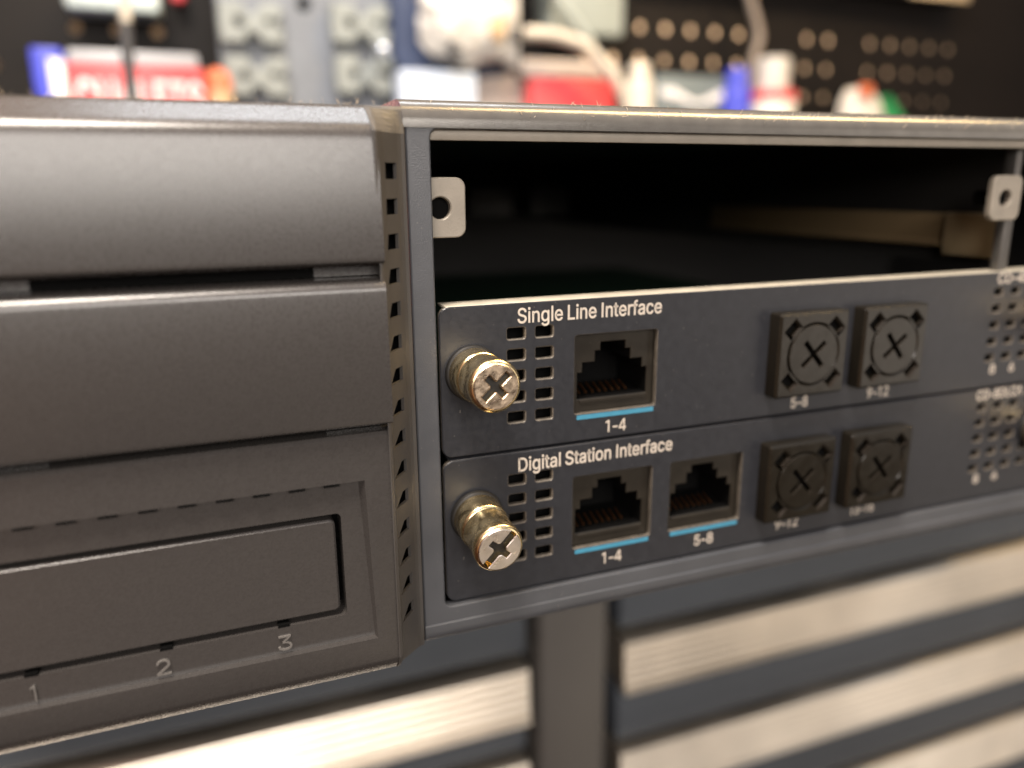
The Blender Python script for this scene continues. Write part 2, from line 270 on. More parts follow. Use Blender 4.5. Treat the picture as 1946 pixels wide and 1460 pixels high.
# letter outlines of a plain grotesque, in 1/1000 em: advance, loops
G = {'-':(330,[[(40,175),(40,232),(290,232),(290,175)]]),
'1':(400,[[(186,0),(186,440),(60,395),(60,450),(200,512),(250,512),(250,0)]]),
'2':(453,[[(64,0),(64,47),(234,229),(282,282),(289,292),(296,301),(302,309),(306,318),(311,327),(314,335),(317,344),(319,353),(320,362),(320,371),(320,382),(318,392),(316,402),(312,410),(308,419),(302,426),(296,433),(289,439),(282,444),(273,449),(264,453),(255,456),(245,458),(234,459),(224,460),(212,459),(201,458),(191,455),(181,452),(172,447),(164,442),(156,436),(150,429),(144,422),(139,413),(135,404),(131,395),(129,384),(127,373),(127,362),(66,362),(66,380),(69,397),(73,413),(79,428),(86,442),(95,456),(105,468),(117,478),(129,488),(143,496),(158,503),(174,509),(190,512),(207,515),(225,516),(243,515),(260,513),(276,509),(291,503),(306,497),(319,488),(332,479),(343,469),(352,458),(361,445),(368,432),(374,418),(378,403),(380,388),(381,372),(381,361),(379,350),(377,339),(375,328),(371,318),(366,307),(361,296),(354,284),(345,271),(336,259),(325,245),(313,230),(299,215),(284,198),(267,180),(153,60),(153,57),(389,57),(389,0)]]),
'3':(453,[[(218,-7),(200,-6),(182,-4),(165,-1),(148,4),(133,10),(118,17),(104,25),(92,35),(80,46),(70,57),(62,70),(55,84),(49,99),(46,115),(44,132),(109,132),(111,122),(113,112),(117,103),(121,95),(126,87),(133,80),(140,74),(148,68),(156,63),(165,59),(175,56),(185,53),(196,51),(207,50),(219,50),(231,50),(243,52),(254,54),(265,57),(275,61),(285,66),(293,71),(301,78),(308,85),(315,93),(320,102),(324,111),(327,122),(329,133),(329,145),(329,156),(327,166),(324,177),(321,187),(316,196),(310,205),(303,213),(295,221),(285,228),(275,234),(263,239),(249,242),(235,245),(219,247),(201,248),(157,248),(157,299),(288,448),(288,452),(70,452),(70,509),(372,509),(372,461),(211,278),(211,289),(233,290),(254,290),(273,287),(291,282),(308,276),(324,268),(338,258),(350,248),(361,236),(371,222),(379,208),(385,193),(389,178),(392,162),(393,145),(392,127),(389,111),(385,95),(379,80),(370,66),(361,53),(350,41),(337,30),(324,21),(309,12),(292,6),(275,0),(257,-4),(238,-6)]]),
'4':(453,[[(40,105),(40,158),(262,509),(343,509),(343,163),(413,163),(413,105),(343,105),(343,0),(282,0),(282,105)],[(109,163),(282,163),(282,430)]]),
'5':(453,[[(221,-7),(203,-6),(186,-4),(170,0),(155,5),(140,11),(126,19),(114,28),(102,37),(92,48),(83,60),(75,73),(69,86),(64,100),(61,115),(60,130),(122,130),(124,121),(126,113),(129,104),(133,96),(138,89),(144,82),(150,76),(157,70),(165,65),(173,60),(182,57),(191,54),(201,52),(211,50),(221,50),(233,50),(245,52),(256,55),(266,59),(276,64),(285,71),(294,78),(301,86),(308,95),(314,104),(319,115),(323,126),(326,137),(327,149),(328,162),(327,175),(325,187),(323,199),(319,210),(314,221),(307,231),(301,240),(293,248),(284,256),(275,262),(264,267),(254,272),(242,275),(230,276),(218,277),(208,277),(197,276),(187,274),(177,271),(167,268),(158,265),(149,261),(141,256),(134,251),(128,246),(67,253),(96,509),(366,509),(366,452),(151,452),(134,301),(136,301),(143,307),(151,312),(159,317),(168,321),(178,325),(187,328),(198,330),(208,332),(219,333),(229,334),(243,333),(256,332),(269,329),(282,325),(294,321),(305,315),(316,309),(326,302),(336,294),(345,285),(353,276),(361,266),(368,255),(374,243),(379,231),(383,218),(387,205),(389,192),(390,178),(391,163),(390,144),(387,126),(383,108),(377,91),(369,76),(359,61),(349,48),(337,35),(323,25),(309,15),(293,7),(276,1),(259,-3),(240,-6)]]),
'6':(453,[[(226,-7),(208,-6),(190,-3),(173,1),(157,7),(142,15),(128,24),(115,35),(104,47),(94,60),(84,74),(77,90),(71,107),(67,124),(64,143),(64,162),(64,177),(66,192),(69,207),(74,223),(80,239),(87,256),(97,275),(108,295),(122,317),(137,340),(252,509),(322,509),(151,261),(145,261),(165,288),(196,307),(203,310),(210,312),(218,313),(226,314),(235,314),(253,313),(270,311),(286,307),(302,302),(316,295),(329,286),(341,277),(352,266),(361,253),(370,240),(377,225),(382,210),(386,193),(388,176),(389,157),(388,138),(385,121),(381,104),(375,88),(368,73),(359,58),(348,45),(337,34),(324,23),(310,14),(295,7),(279,1),(262,-3),(245,-6)],[(226,48),(238,49),(249,51),(259,54),(269,58),(279,63),(287,69),(295,76),(302,83),(309,92),(314,101),(319,111),(323,122),(325,133),(327,145),(327,157),(327,170),(325,181),(323,193),(319,203),(314,213),(309,223),(302,231),(295,239),(287,246),(279,251),(269,256),(259,260),(249,263),(238,265),(226,265),(215,265),(204,263),(193,260),(183,257),(174,252),(165,246),(157,239),(150,231),(144,223),(138,214),(133,204),(130,193),(127,182),(125,171),(125,158),(125,146),(127,134),(130,123),(133,112),(138,102),(144,92),(150,83),(157,76),(165,69),(174,63),(183,58),(193,54),(204,51),(215,49)]]),
'8':(453,[[(226,-7),(206,-6),(187,-4),(169,0),(152,5),(136,11),(121,19),(107,28),(95,38),(84,50),(74,62),(66,75),(60,89),(55,104),(53,119),(52,135),(52,148),(54,160),(57,172),(60,184),(65,195),(71,206),(77,216),(84,225),(92,233),(101,241),(110,248),(120,254),(131,258),(141,262),(153,265),(153,267),(138,272),(125,278),(113,286),(102,296),(93,308),(85,321),(78,335),(74,349),(71,364),(70,380),(71,396),(74,410),(78,424),(83,437),(90,450),(99,462),(109,472),(120,482),(132,490),(146,498),(160,504),(176,509),(192,513),(209,515),(226,516),(244,515),(261,513),(277,509),(292,504),(306,498),(319,490),(332,482),(343,472),(353,462),(361,450),(369,437),(374,424),(378,410),(381,396),(382,380),(381,364),(378,349),(374,335),(367,321),(359,308),(350,296),(339,286),(327,278),(314,272),(300,267),(300,265),(311,262),(322,258),(332,254),(342,248),(351,241),(360,233),(368,225),(375,216),(382,206),(387,195),(392,184),(396,172),(399,160),(400,148),(401,135),(400,119),(397,104),(393,89),(387,75),(378,62),(369,50),(358,38),(346,28),(332,19),(317,11),(301,5),(284,0),(265,-4),(246,-6)],[(226,49),(240,50),(252,51),(264,53),(275,56),(285,60),(294,65),(303,71),(310,77),(317,84),(323,91),(328,100),(332,109),(334,118),(336,128),(337,139),(336,150),(334,160),(331,170),(327,180),(322,189),(316,197),(309,204),(301,211),(292,217),(283,223),(273,227),(262,231),(250,233),(239,235),(226,235),(214,235),(202,233),(190,231),(179,227),(169,223),(160,217),(151,211),(143,204),(136,197),(130,189),(125,180),(121,170),(118,160),(116,150),(115,139),(116,128),(118,118),(120,109),(124,100),(129,91),(135,84),(142,77),(149,71),(158,65),(167,60),(178,56),(189,53),(201,51),(213,50)],[(226,290),(237,290),(247,291),(257,293),(266,296),(274,300),(282,305),(289,310),(296,316),(302,323),(307,330),(311,339),(315,347),(317,356),(319,366),(319,376),(319,386),(317,395),(315,404),(312,412),(308,420),(303,427),(297,434),(290,440),(283,445),(275,449),(266,453),(257,456),(247,458),(237,459),(226,460),(215,459),(205,458),(195,456),(186,453),(177,449),(169,445),(162,440),(155,434),(150,427),(145,420),(140,412),(137,404),(135,395),(133,386),(133,376),(133,366),(135,356),(137,347),(140,339),(145,330),(150,323),(156,316),(162,310),(170,305),(178,300),(186,296),(196,293),(205,291),(216,290)]]),
'9':(453,[[(226,516),(245,515),(262,512),(279,508),(295,502),(310,494),(324,485),(337,474),(349,462),(359,449),(368,434),(375,419),(381,402),(386,384),(388,366),(389,347),(388,332),(386,317),(383,302),(378,286),(373,270),(365,253),(356,234),(344,214),(331,192),(315,168),(200,0),(130,0),(301,248),(307,248),(287,221),(257,202),(250,199),(242,197),(234,196),(226,195),(218,195),(200,195),(183,198),(167,202),(151,207),(137,214),(124,222),(112,232),(101,243),(91,255),(83,269),(76,283),(71,299),(67,316),(64,333),(64,352),(64,370),(67,388),(71,405),(77,421),(85,436),(94,450),(104,463),(116,475),(128,485),(143,494),(158,502),(174,508),(190,512),(208,515)],[(226,460),(215,460),(204,458),(193,455),(184,451),(174,446),(165,440),(157,433),(150,425),(144,417),(138,407),(134,397),(130,387),(127,375),(126,364),(125,352),(126,339),(127,327),(130,316),(134,306),(138,295),(144,286),(150,278),(157,270),(165,263),(174,257),(184,252),(193,248),(204,246),(215,244),(226,243),(238,244),(249,246),(259,248),(269,252),(279,257),(287,263),(295,270),(302,277),(309,286),(314,295),(319,305),(323,315),(325,327),(327,338),(327,350),(327,363),(325,375),(323,386),(319,397),(314,407),(309,417),(303,425),(295,433),(287,440),(279,446),(269,451),(259,455),(249,458),(238,460)]]),
'A':(480,[[(16,0),(201,509),(276,509),(463,0),(395,0),(287,302),(264,372),(232,478),(245,478),(213,371),(191,302),(85,0)],[(110,142),(110,199),(370,199),(370,142)]]),
'C':(510,[[(267,-7),(242,-6),(217,-2),(194,5),(171,13),(150,25),(131,39),(113,55),(97,73),(82,93),(70,115),(59,140),(51,166),(45,193),(41,223),(40,254),(41,285),(45,315),(51,343),(59,369),(70,393),(82,415),(97,436),(113,454),(131,470),(150,484),(171,495),(194,504),(217,510),(242,514),(267,516),(283,515),(298,514),(312,511),(326,508),(340,504),(354,499),(367,494),(379,487),(391,479),(402,471),(413,462),(423,452),(432,442),(440,430),(448,418),(455,406),(461,392),(466,378),(470,364),(473,348),(408,348),(406,359),(403,368),(399,378),(394,386),(389,395),(384,402),(378,409),(372,416),(365,423),(357,428),(350,434),(341,438),(333,442),(324,446),(315,449),(306,451),(297,453),(287,455),(277,456),(267,456),(249,455),(231,452),(215,447),(199,441),(184,432),(169,422),(156,410),(145,396),(134,381),(125,364),(117,345),(111,325),(107,303),(104,279),(103,254),(104,229),(107,206),(111,184),(117,163),(125,145),(134,127),(145,112),(157,98),(170,87),(184,76),(199,68),(215,61),(232,57),(249,54),(267,53),(277,53),(287,54),(297,55),(306,57),(315,60),(324,63),(333,67),(341,71),(350,75),(357,81),(365,86),(372,93),(378,99),(384,107),(389,114),(394,123),(399,131),(403,141),(406,150),(408,160),(473,160),(470,145),(466,131),(461,117),(455,103),(448,91),(440,79),(432,67),(423,57),(413,47),(402,38),(391,30),(379,22),(367,15),(354,10),(341,5),(327,0),(312,-3),(298,-5),(283,-6)]]),
'D':(502,[[(219,0),(96,0),(96,57),(215,57),(239,58),(261,61),(282,66),(301,72),(318,81),(333,91),(347,103),(360,117),(370,132),(379,149),(386,168),(392,187),(396,209),(398,231),(399,255),(398,279),(396,302),(392,323),(386,342),(379,361),(370,377),(360,392),(348,406),(335,418),(320,428),(303,437),(285,443),(265,448),(244,451),(221,452),(93,452),(93,509),(225,509),(254,507),(281,504),(307,498),(331,489),(353,478),(373,465),(391,450),(407,432),(421,413),(433,391),(444,367),(451,342),(457,315),(460,286),(462,255),(460,224),(457,195),(451,168),(443,142),(433,119),(421,97),(406,77),(390,60),(371,44),(351,31),(328,20),(303,11),(277,5),(249,1)],[(125,509),(125,0),(60,0),(60,509)]]),
'E':(419,[[(60,0),(60,509),(372,509),(372,452),(125,452),(125,286),(355,286),(355,229),(125,229),(125,57),(375,57),(375,0)]]),
'I':(215,[[(75,0),(75,509),(139,509),(139,0)]]),
'L':(393,[[(60,0),(60,509),(125,509),(125,57),(361,57),(361,0)]]),
'S':(447,[[(224,-9),(202,-8),(182,-6),(162,-2),(144,3),(128,9),(112,17),(98,26),(85,36),(74,48),(64,60),(56,74),(49,88),(44,103),(40,120),(38,137),(104,137),(106,125),(109,115),(112,105),(117,96),(123,88),(130,80),(138,74),(147,68),(156,63),(166,59),(177,55),(188,53),(200,51),(212,50),(224,49),(237,50),(250,51),(263,53),(275,56),(286,60),(296,65),(306,71),(315,77),(323,84),(329,92),(335,100),(340,109),(343,119),(345,129),(346,139),(345,149),(343,157),(341,165),(337,172),(332,179),(326,185),(320,190),(313,195),(305,200),(296,205),(245,222),(184,239),(160,247),(138,256),(118,266),(101,277),(86,289),(74,303),(64,318),(57,335),(53,353),(52,372),(53,389),(56,405),(60,420),(67,434),(75,448),(85,460),(96,471),(109,481),(122,490),(138,498),(154,504),(171,509),(189,513),(208,515),(227,516),(247,515),(266,513),(283,509),(300,504),(316,498),(331,490),(344,481),(357,471),(367,461),(377,449),(385,436),(392,422),(396,408),(399,393),(401,378),(337,378),(335,393),(330,406),(323,418),(313,428),(302,437),(289,445),(275,451),(259,455),(243,458),(225,459),(212,458),(200,457),(188,455),(178,452),(167,448),(158,443),(149,438),(141,432),(135,425),(129,418),(124,411),(120,402),(117,394),(116,385),(115,376),(116,366),(118,356),(121,348),(125,340),(131,334),(138,327),(145,322),(152,317),(161,312),(169,308),(212,293),(264,279),(312,264),(321,259),(331,255),(341,249),(350,244),(359,238),(367,231),(375,224),(382,215),(389,207),(395,198),(399,187),(403,177),(406,165),(408,152),(408,139),(407,122),(405,107),(400,92),(394,77),(386,64),(377,51),(366,39),(353,28),(339,19),(323,11),(306,4),(288,-2),(268,-6),(246,-8)]]),
'T':(449,[[(32,452),(32,509),(417,509),(417,452),(257,452),(257,0),(193,0),(193,452)]]),
'U':(517,[[(259,-8),(235,-7),(213,-4),(192,0),(172,7),(154,15),(137,25),(121,37),(108,50),(95,64),(85,80),(76,97),(69,114),(64,133),(61,153),(60,173),(60,509),(124,509),(124,178),(125,164),(127,150),(130,137),(135,125),(141,113),(148,102),(156,92),(165,83),(176,75),(187,68),(200,62),(213,57),(227,54),(243,52),(259,52),(275,52),(290,54),(305,57),(318,62),(331,68),(342,75),(352,83),(362,92),(370,102),(377,113),(382,125),(387,137),(390,150),(392,164),(393,178),(393,509),(457,509),(457,173),(456,153),(453,133),(448,114),(441,97),(433,80),(422,64),(410,50),(396,37),(380,25),(363,15),(345,7),(325,0),(304,-4),(282,-7)]]),
'a':(389,[[(160,-9),(146,-8),(132,-6),(119,-4),(106,0),(94,5),(83,11),(73,18),(63,26),(55,35),(48,45),(41,55),(37,67),(33,80),(31,93),(30,108),(31,120),(32,132),(35,143),(39,152),(43,161),(49,169),(55,176),(62,182),(69,188),(78,193),(86,198),(95,202),(105,205),(115,208),(125,211),(178,220),(234,227),(265,235),(276,255),(276,257),(275,266),(274,274),(272,282),(270,290),(267,297),(263,303),(258,309),(253,314),(247,318),(240,322),(232,325),(224,328),(215,329),(206,330),(196,331),(185,330),(175,329),(166,328),(157,325),(149,322),(118,301),(100,274),(41,291),(47,304),(53,317),(61,328),(69,337),(79,346),(88,354),(99,360),(110,366),(121,371),(133,375),(145,379),(157,381),(169,383),(182,384),(194,384),(239,379),(249,377),(258,374),(268,370),(277,366),(286,360),(294,354),(302,347),(310,339),(316,330),(322,320),(327,309),(331,297),(334,283),(336,268),(337,251),(337,0),(277,0),(277,52),(272,52),(252,25),(246,19),(239,14),(232,9),(224,5),(215,1),(206,-2),(195,-5),(184,-7),(172,-8)],[(170,45),(184,46),(196,48),(207,50),(218,54),(228,59),(237,64),(245,71),(252,78),(258,85),(263,93),(268,102),(271,111),(274,119),(275,129),(276,138),(276,190),(259,182),(231,176),(200,171),(175,168),(134,159),(127,156),(120,152),(114,148),(108,144),(103,139),(99,134),(96,128),(94,121),(92,113),(92,105),(92,97),(93,90),(95,84),(98,78),(102,72),(106,67),(111,63),(117,59),(123,55),(130,52),(137,50),(145,48),(153,47),(161,46)]]),
'c':(396,[[(207,-8),(187,-7),(168,-4),(150,1),(133,8),(117,16),(102,27),(88,39),(76,53),(65,68),(56,85),(48,103),(42,123),(38,143),(35,165),(34,187),(35,211),(38,233),(42,253),(48,273),(56,291),(65,308),(76,323),(88,337),(102,349),(117,360),(133,369),(150,376),(168,380),(187,383),(207,384),(218,384),(229,383),(240,382),(250,380),(260,377),(270,374),(279,370),(288,366),(297,361),(305,356),(313,350),(320,344),(327,337),(334,330),(340,322),(345,314),(350,305),(355,296),(358,287),(362,277),(303,262),(290,289),(270,311),(242,325),(207,330),(193,329),(179,327),(167,323),(155,317),(145,310),(136,302),(127,292),(120,282),(114,271),(108,258),(104,245),(101,231),(98,217),(97,203),(96,187),(97,173),(98,158),(101,144),(104,131),(108,117),(114,105),(120,94),(127,83),(136,74),(145,66),(155,59),(167,53),(179,50),(193,47),(207,46),(243,52),(271,66),(292,89),(304,117),(363,102),(360,92),(356,83),(352,73),(347,65),(341,56),(335,48),(329,41),(322,34),(314,27),(306,21),(298,16),(289,11),(280,6),(271,3),(261,-1),(251,-3),(240,-5),(229,-7),(218,-8)]]),
'e':(404,[[(212,-8),(191,-7),(170,-4),(151,1),(133,8),(117,16),(102,27),(88,39),(76,53),(65,68),(56,85),(48,103),(42,122),(38,143),(35,164),(34,187),(35,210),(38,231),(42,252),(48,271),(55,290),(64,307),(75,322),(87,336),(100,349),(115,359),(131,368),(148,375),(166,380),(185,383),(205,384),(218,384),(230,383),(242,381),(254,378),(266,374),(277,369),(289,364),(299,357),(309,349),(319,341),(328,331),(337,321),(344,309),(351,296),(357,282),(362,267),(366,250),(369,233),(371,214),(371,194),(371,169),(75,169),(75,221),(338,221),(310,202),(309,217),(308,231),(305,244),(302,257),(298,269),(292,280),(286,290),(279,299),(271,307),(263,314),(253,320),(242,324),(231,328),(218,329),(205,330),(192,329),(179,327),(167,324),(156,319),(146,313),(137,306),(129,298),(121,290),(115,280),(109,270),(104,259),(101,247),(98,235),(96,223),(96,211),(96,178),(97,161),(98,146),(101,132),(105,118),(110,106),(117,95),(124,85),(132,76),(141,68),(151,61),(162,56),(173,52),(186,49),(199,47),(212,46),(221,46),(230,47),(238,48),(246,50),(254,53),(261,56),(268,59),(274,63),(280,68),(285,73),(290,78),(295,84),(299,91),(303,98),(306,105),(365,91),(361,79),(356,68),(350,58),(343,48),(335,39),(326,31),(316,23),(306,16),(295,10),(283,4),(270,0),(256,-4),(242,-6),(227,-8)]]),
'f':(254,[[(228,379),(228,327),(6,327),(6,379)],[(81,0),(81,432),(81,444),(83,456),(86,467),(90,477),(96,486),(102,494),(109,502),(117,508),(126,514),(135,519),(145,523),(155,526),(166,528),(176,529),(187,530),(222,527),(243,521),(227,468),(215,472),(195,474),(184,473),(175,472),(167,469),(160,465),(154,460),(150,454),(146,447),(144,438),(142,429),(142,419),(142,0)]]),
'g':(425,[[(207,-151),(191,-150),(175,-149),(160,-147),(147,-144),(134,-140),(122,-135),(111,-130),(100,-124),(91,-117),(82,-110),(74,-103),(67,-95),(61,-86),(55,-78),(51,-69),(101,-41),(122,-66),(127,-71),(133,-76),(139,-80),(146,-84),(154,-88),(163,-92),(173,-94),(183,-96),(195,-97),(207,-97),(225,-96),(241,-94),(256,-89),(270,-83),(282,-75),(293,-65),(301,-53),(307,-40),(310,-24),(311,-6),(311,68),(306,68),(287,41),(281,36),(275,30),(268,25),(261,20),(252,16),(243,12),(233,9),(221,7),(209,5),(195,5),(177,6),(160,8),(143,13),(128,19),(113,27),(99,36),(86,47),(74,60),(64,74),(55,90),(48,108),(42,126),(38,147),(35,168),(34,191),(35,214),(37,236),(42,256),(47,275),(55,293),(64,310),(74,325),(86,338),(98,350),(112,361),(127,369),(143,376),(160,381),(178,383),(196,384),(210,384),(222,383),(234,380),(244,377),(253,373),(262,368),(270,363),(277,358),(283,352),(288,346),(308,319),(313,319),(313,379),(372,379),(372,-9),(372,-28),(369,-46),(364,-62),(358,-77),(350,-90),(341,-102),(330,-112),(318,-121),(305,-129),(291,-136),(275,-141),(259,-145),(242,-148),(225,-150)],[(205,59),(218,60),(231,62),(243,65),(254,69),(264,75),(273,82),(281,90),(288,99),(294,110),(300,121),(304,133),(308,147),(310,161),(312,176),(312,193),(312,208),(310,223),(308,238),(305,251),(300,264),(295,276),(288,286),(281,296),(273,305),(264,312),(254,319),(243,323),(231,327),(218,329),(205,330),(191,329),(178,327),(166,323),(155,318),(145,312),(136,304),(128,295),(120,285),(114,274),(109,262),(104,250),(101,236),(98,222),(97,208),(96,193),(97,177),(98,162),(101,148),(104,135),(109,123),(114,111),(121,101),(128,91),(136,83),(145,76),(156,70),(167,65),(178,62),(191,60)]]),
'i':(167,[[(53,0),(53,379),(114,379),(114,0)],[(84,443),(77,443),(71,445),(65,447),(59,450),(54,455),(49,460),(46,465),(43,471),(42,477),(41,483),(42,490),(43,496),(46,502),(49,507),(54,512),(59,516),(65,519),(71,522),(77,523),(84,524),(91,523),(97,522),(103,519),(109,516),(114,512),(118,507),(122,502),(124,496),(126,490),(126,483),(126,477),(124,471),(122,465),(118,460),(114,455),(109,450),(103,447),(97,445),(91,443)]]),
'l':(174,[[(57,0),(57,520),(117,520),(117,0)]]),
'n':(410,[[(114,227),(114,0),(53,0),(53,379),(112,379),(112,287),(102,287),(110,307),(119,324),(129,339),(140,352),(152,362),(165,370),(180,376),(195,381),(211,384),(227,384),(242,384),(257,382),(270,379),(283,374),(295,369),(306,362),(316,353),(325,344),(333,333),(341,321),(347,307),(351,293),(354,276),(356,259),(357,240),(357,0),(296,0),(296,235),(295,252),(292,268),(288,281),(281,294),(273,304),(263,313),(252,320),(239,325),(225,328),(210,329),(199,329),(189,327),(179,325),(170,322),(161,317),(152,312),(145,306),(138,299),(132,291),(126,283),(122,273),(118,263),(116,252),(114,240)]]),
'o':(415,[[(207,-8),(187,-7),(168,-4),(150,1),(133,8),(117,16),(102,27),(88,39),(76,53),(65,68),(56,85),(48,103),(42,123),(38,143),(35,165),(34,187),(35,211),(38,233),(42,253),(48,273),(56,291),(65,308),(76,323),(88,337),(102,349),(117,360),(133,369),(150,376),(168,380),(187,383),(207,384),(228,383),(247,380),(265,376),(282,369),(299,360),(314,349),(327,337),(339,323),(350,308),(359,291),(367,273),(373,253),(378,233),(380,211),(381,187),(380,165),(378,143),(373,123),(367,103),(359,85),(350,68),(339,53),(327,39),(314,27),(299,16),(282,8),(265,1),(247,-4),(228,-7)],[(207,46),(222,47),(236,50),(248,53),(260,59),(270,66),(280,74),(288,83),(295,94),(302,105),(307,117),(311,131),(315,144),(317,158),(319,173),(319,187),(319,202),(317,217),(315,231),(311,245),(307,258),(302,271),(295,282),(288,292),(280,302),(270,310),(260,317),(248,323),(236,327),(222,329),(207,330),(193,329),(179,327),(167,323),(155,317),(145,310),(136,302),(127,292),(120,282),(114,271),(108,258),(104,245),(101,231),(98,217),(97,203),(96,187),(97,173),(98,158),(101,144),(104,131),(108,117),(114,105),(120,94),(127,83),(136,74),(145,66),(155,59),(167,53),(179,50),(193,47)]]),
'r':(259,[[(53,0),(53,379),(112,379),(112,321),(115,321),(120,332),(126,342),(134,351),(142,360),(152,367),(163,374),(175,378),(187,382),(200,384),(213,385),(229,384),(243,384),(243,322),(230,324),(207,326),(196,325),(186,324),(177,322),(168,319),(159,315),(151,310),(144,304),(137,298),(131,291),(126,284),(121,275),(118,267),(116,257),(114,247),(114,237),(114,0)]]),
't':(227,[[(204,379),(204,327),(6,327),(6,379)],[(65,471),(126,471),(126,98),(126,88),(128,80),(130,73),(132,66),(136,61),(141,57),(146,54),(153,52),(161,50),(170,50),(185,51),(202,54),(213,2),(192,-3),(168,-4),(150,-3),(133,0),(117,5),(104,12),(92,21),(82,32),(75,45),(69,59),(66,75),(65,93)]])}
def text(name, s, x0, x1, z0, h, y, m, parent, bold=0.02, thick=0.02):
    """lettering laid out glyph by glyph, fitted to x0..x1 with capital height h"""
    def inside(q, l):
        c = False
        for i in range(len(l)):
            (ax, ay), (bx, by) = l[i - 1], l[i]
            if (ay > q[1]) != (by > q[1]) and q[0] < (bx - ax) * (q[1] - ay) / (by - ay) + ax: c = not c
        return c
    bm = bmesh.new(); pen = 0; wid = sum(150 if k == ' ' else G[k][0] for k in s) - 120
    kx = (x1 - x0) / wid; kz = h / 509
    for k in s:
        if k == ' ': pen += 150; continue
        w, loops = G[k]
        outs = [l for l in loops if not any(inside(l[0], q) for q in loops if q is not l)]
        for o in outs:
            grp = [o] + [l for l in loops if l not in outs and inside(l[0], o)]
            ls = []
            for n_, l in enumerate(grp):
                l = list(l)
                if (area2(l) < 0) == (n_ == 0): l.reverse()
                ls.append(offs(l, -bold * 509))
            pts = [q for l in ls for q in l]; es = []; k0 = 0
            for l in ls: es += [(k0 + q, k0 + (q + 1) % len(l)) for q in range(len(l))]; k0 += len(l)
            cv, _, cf, _, _, _ = delaunay_2d_cdt([Vector(q) for q in pts], es, [], 0, 1e-4)
            nv = [bm.verts.new((x0 + (q[0] + pen - 60) * kx, y, z0 + q[1] * kz)) for q in cv]
            for f in cf:
                c = sum((cv[q] for q in f), Vector((0, 0))) / len(f)
                if inside(c, ls[0]) and not any(inside(c, l) for l in ls[1:]): bm.faces.new([nv[q] for q in f])
            for v in nv:
                if not v.link_faces: bm.verts.remove(v)
        pen += w
    r = bmesh.ops.extrude_face_region(bm, geom=list(bm.faces))
    for g in r['geom']:
        if isinstance(g, bmesh.types.BMVert): g.co.y -= thick
    return build(name, bm, m, parent)

# ================================================================== THE SWITCH CHASSIS
ch = thing('phone_switch_chassis', (0, 0, -88), 'dark grey telephone switch chassis with louvred plastic bezel and an empty upper card slot', 'phone switch')
ZT, ZB = -2.4, -88.0
XR = 366.0
# bent sheet-metal cover: top sheet, rounded front bend, short front lip
bm = bmesh.new()
prof = [(330, ZT), (4.5, ZT)]
for i in range(1, 9):
    a = math.radians(90 * i / 8); prof.append((3.2 - 4.2 * math.sin(a), ZT - 3.4 + 3.4 * math.cos(a)))
prof += [(-1.0, -6.5), (-0.2, -6.5), (-0.2, -6.0), (1.6, -3.6), (330, -3.4)]
extrude_x(bm, prof, -0.35, XR)
build('top_cover', bm, 'cover', ch, smooth=40)
# front frame with the card opening
bm = bmesh.new()
slab(bm, rrect(0.0, XR, -86.2, -5.6, 0.3, 2), [rrect(3.55, 357, -81.75, -6.6, 1.2, 4)], -0.8, 1.0, 0.22)
build('front_frame', bm, ['frame', 'frame'], ch, smooth=30)
bm = bmesh.new(); box(bm, 3.4, 357.2, 0.2, 1.4, -8.1, -5.8, 0.15)
build('inner_flange', bm, 'tabmetal', ch, smooth=40)
# rounded lower rail and bottom pan
bm = bmesh.new()
prof = [(330, ZB), (2.2, ZB)]
for i in range(1, 7):
    a = math.radians(90 * i / 6); prof.append((1.4 - 2.5 * math.sin(a), ZB + 2.4 - 2.4 * math.cos(a)))
prof += [(-1.1, -84.6), (-0.9, -84.4), (-0.75, -84.4), (-0.75, -85.5), (1.2, -87.2), (330, -87.2)]
extrude_x(bm, prof, 0.0, XR)
build('bottom_pan', bm, 'frame', ch, smooth=40)
# side and rear sheets, black sheet behind the bezel that paints its hollow dark
bm = bmesh.new()
box(bm, -116, -0.4, -0.3, 0.9, ZB + 0.3, -4.2)
box(bm, -116, -0.4, 0.9, 330, -5.2, -4.1); box(bm, -116, -0.4, 0.9, 330, ZB, ZB + 0.9)
build('bezel_backing', bm, 'black', ch)
bm = bmesh.new()
box(bm, 1.6, 2.4, 1.1, 329, -87, -4); box(bm, 357.5, 358.3, 1.1, 329, -87, -4)
box(bm, 2.4, 357.5, 250, 251, -87, -4); box(bm, 2.4, 357.5, 1.2, 250, -4.9, -4.3)
box(bm, 130.0, 131.0, 6, 250, -32, -5)
build('interior_sheets', bm, 'interior', ch)
for k in range(4):
    bm = bmesh.new(); box(bm, 22 + 27 * k, 40 + 27 * k, 205, 249.5, -27, -15, 0.6)
    build('backplane_connector', bm, 'cream' if k == 1 else 'post', ch, smooth=40)
bm = bmesh.new(); box(bm, 2.5, 5, 30, 240, -30.4, -28.6, 0.3); box(bm, 2.5, 3.6, 30, 240, -28.6, -24, 0.2)
build('card_guide', bm, 'interior', ch, smooth=40)
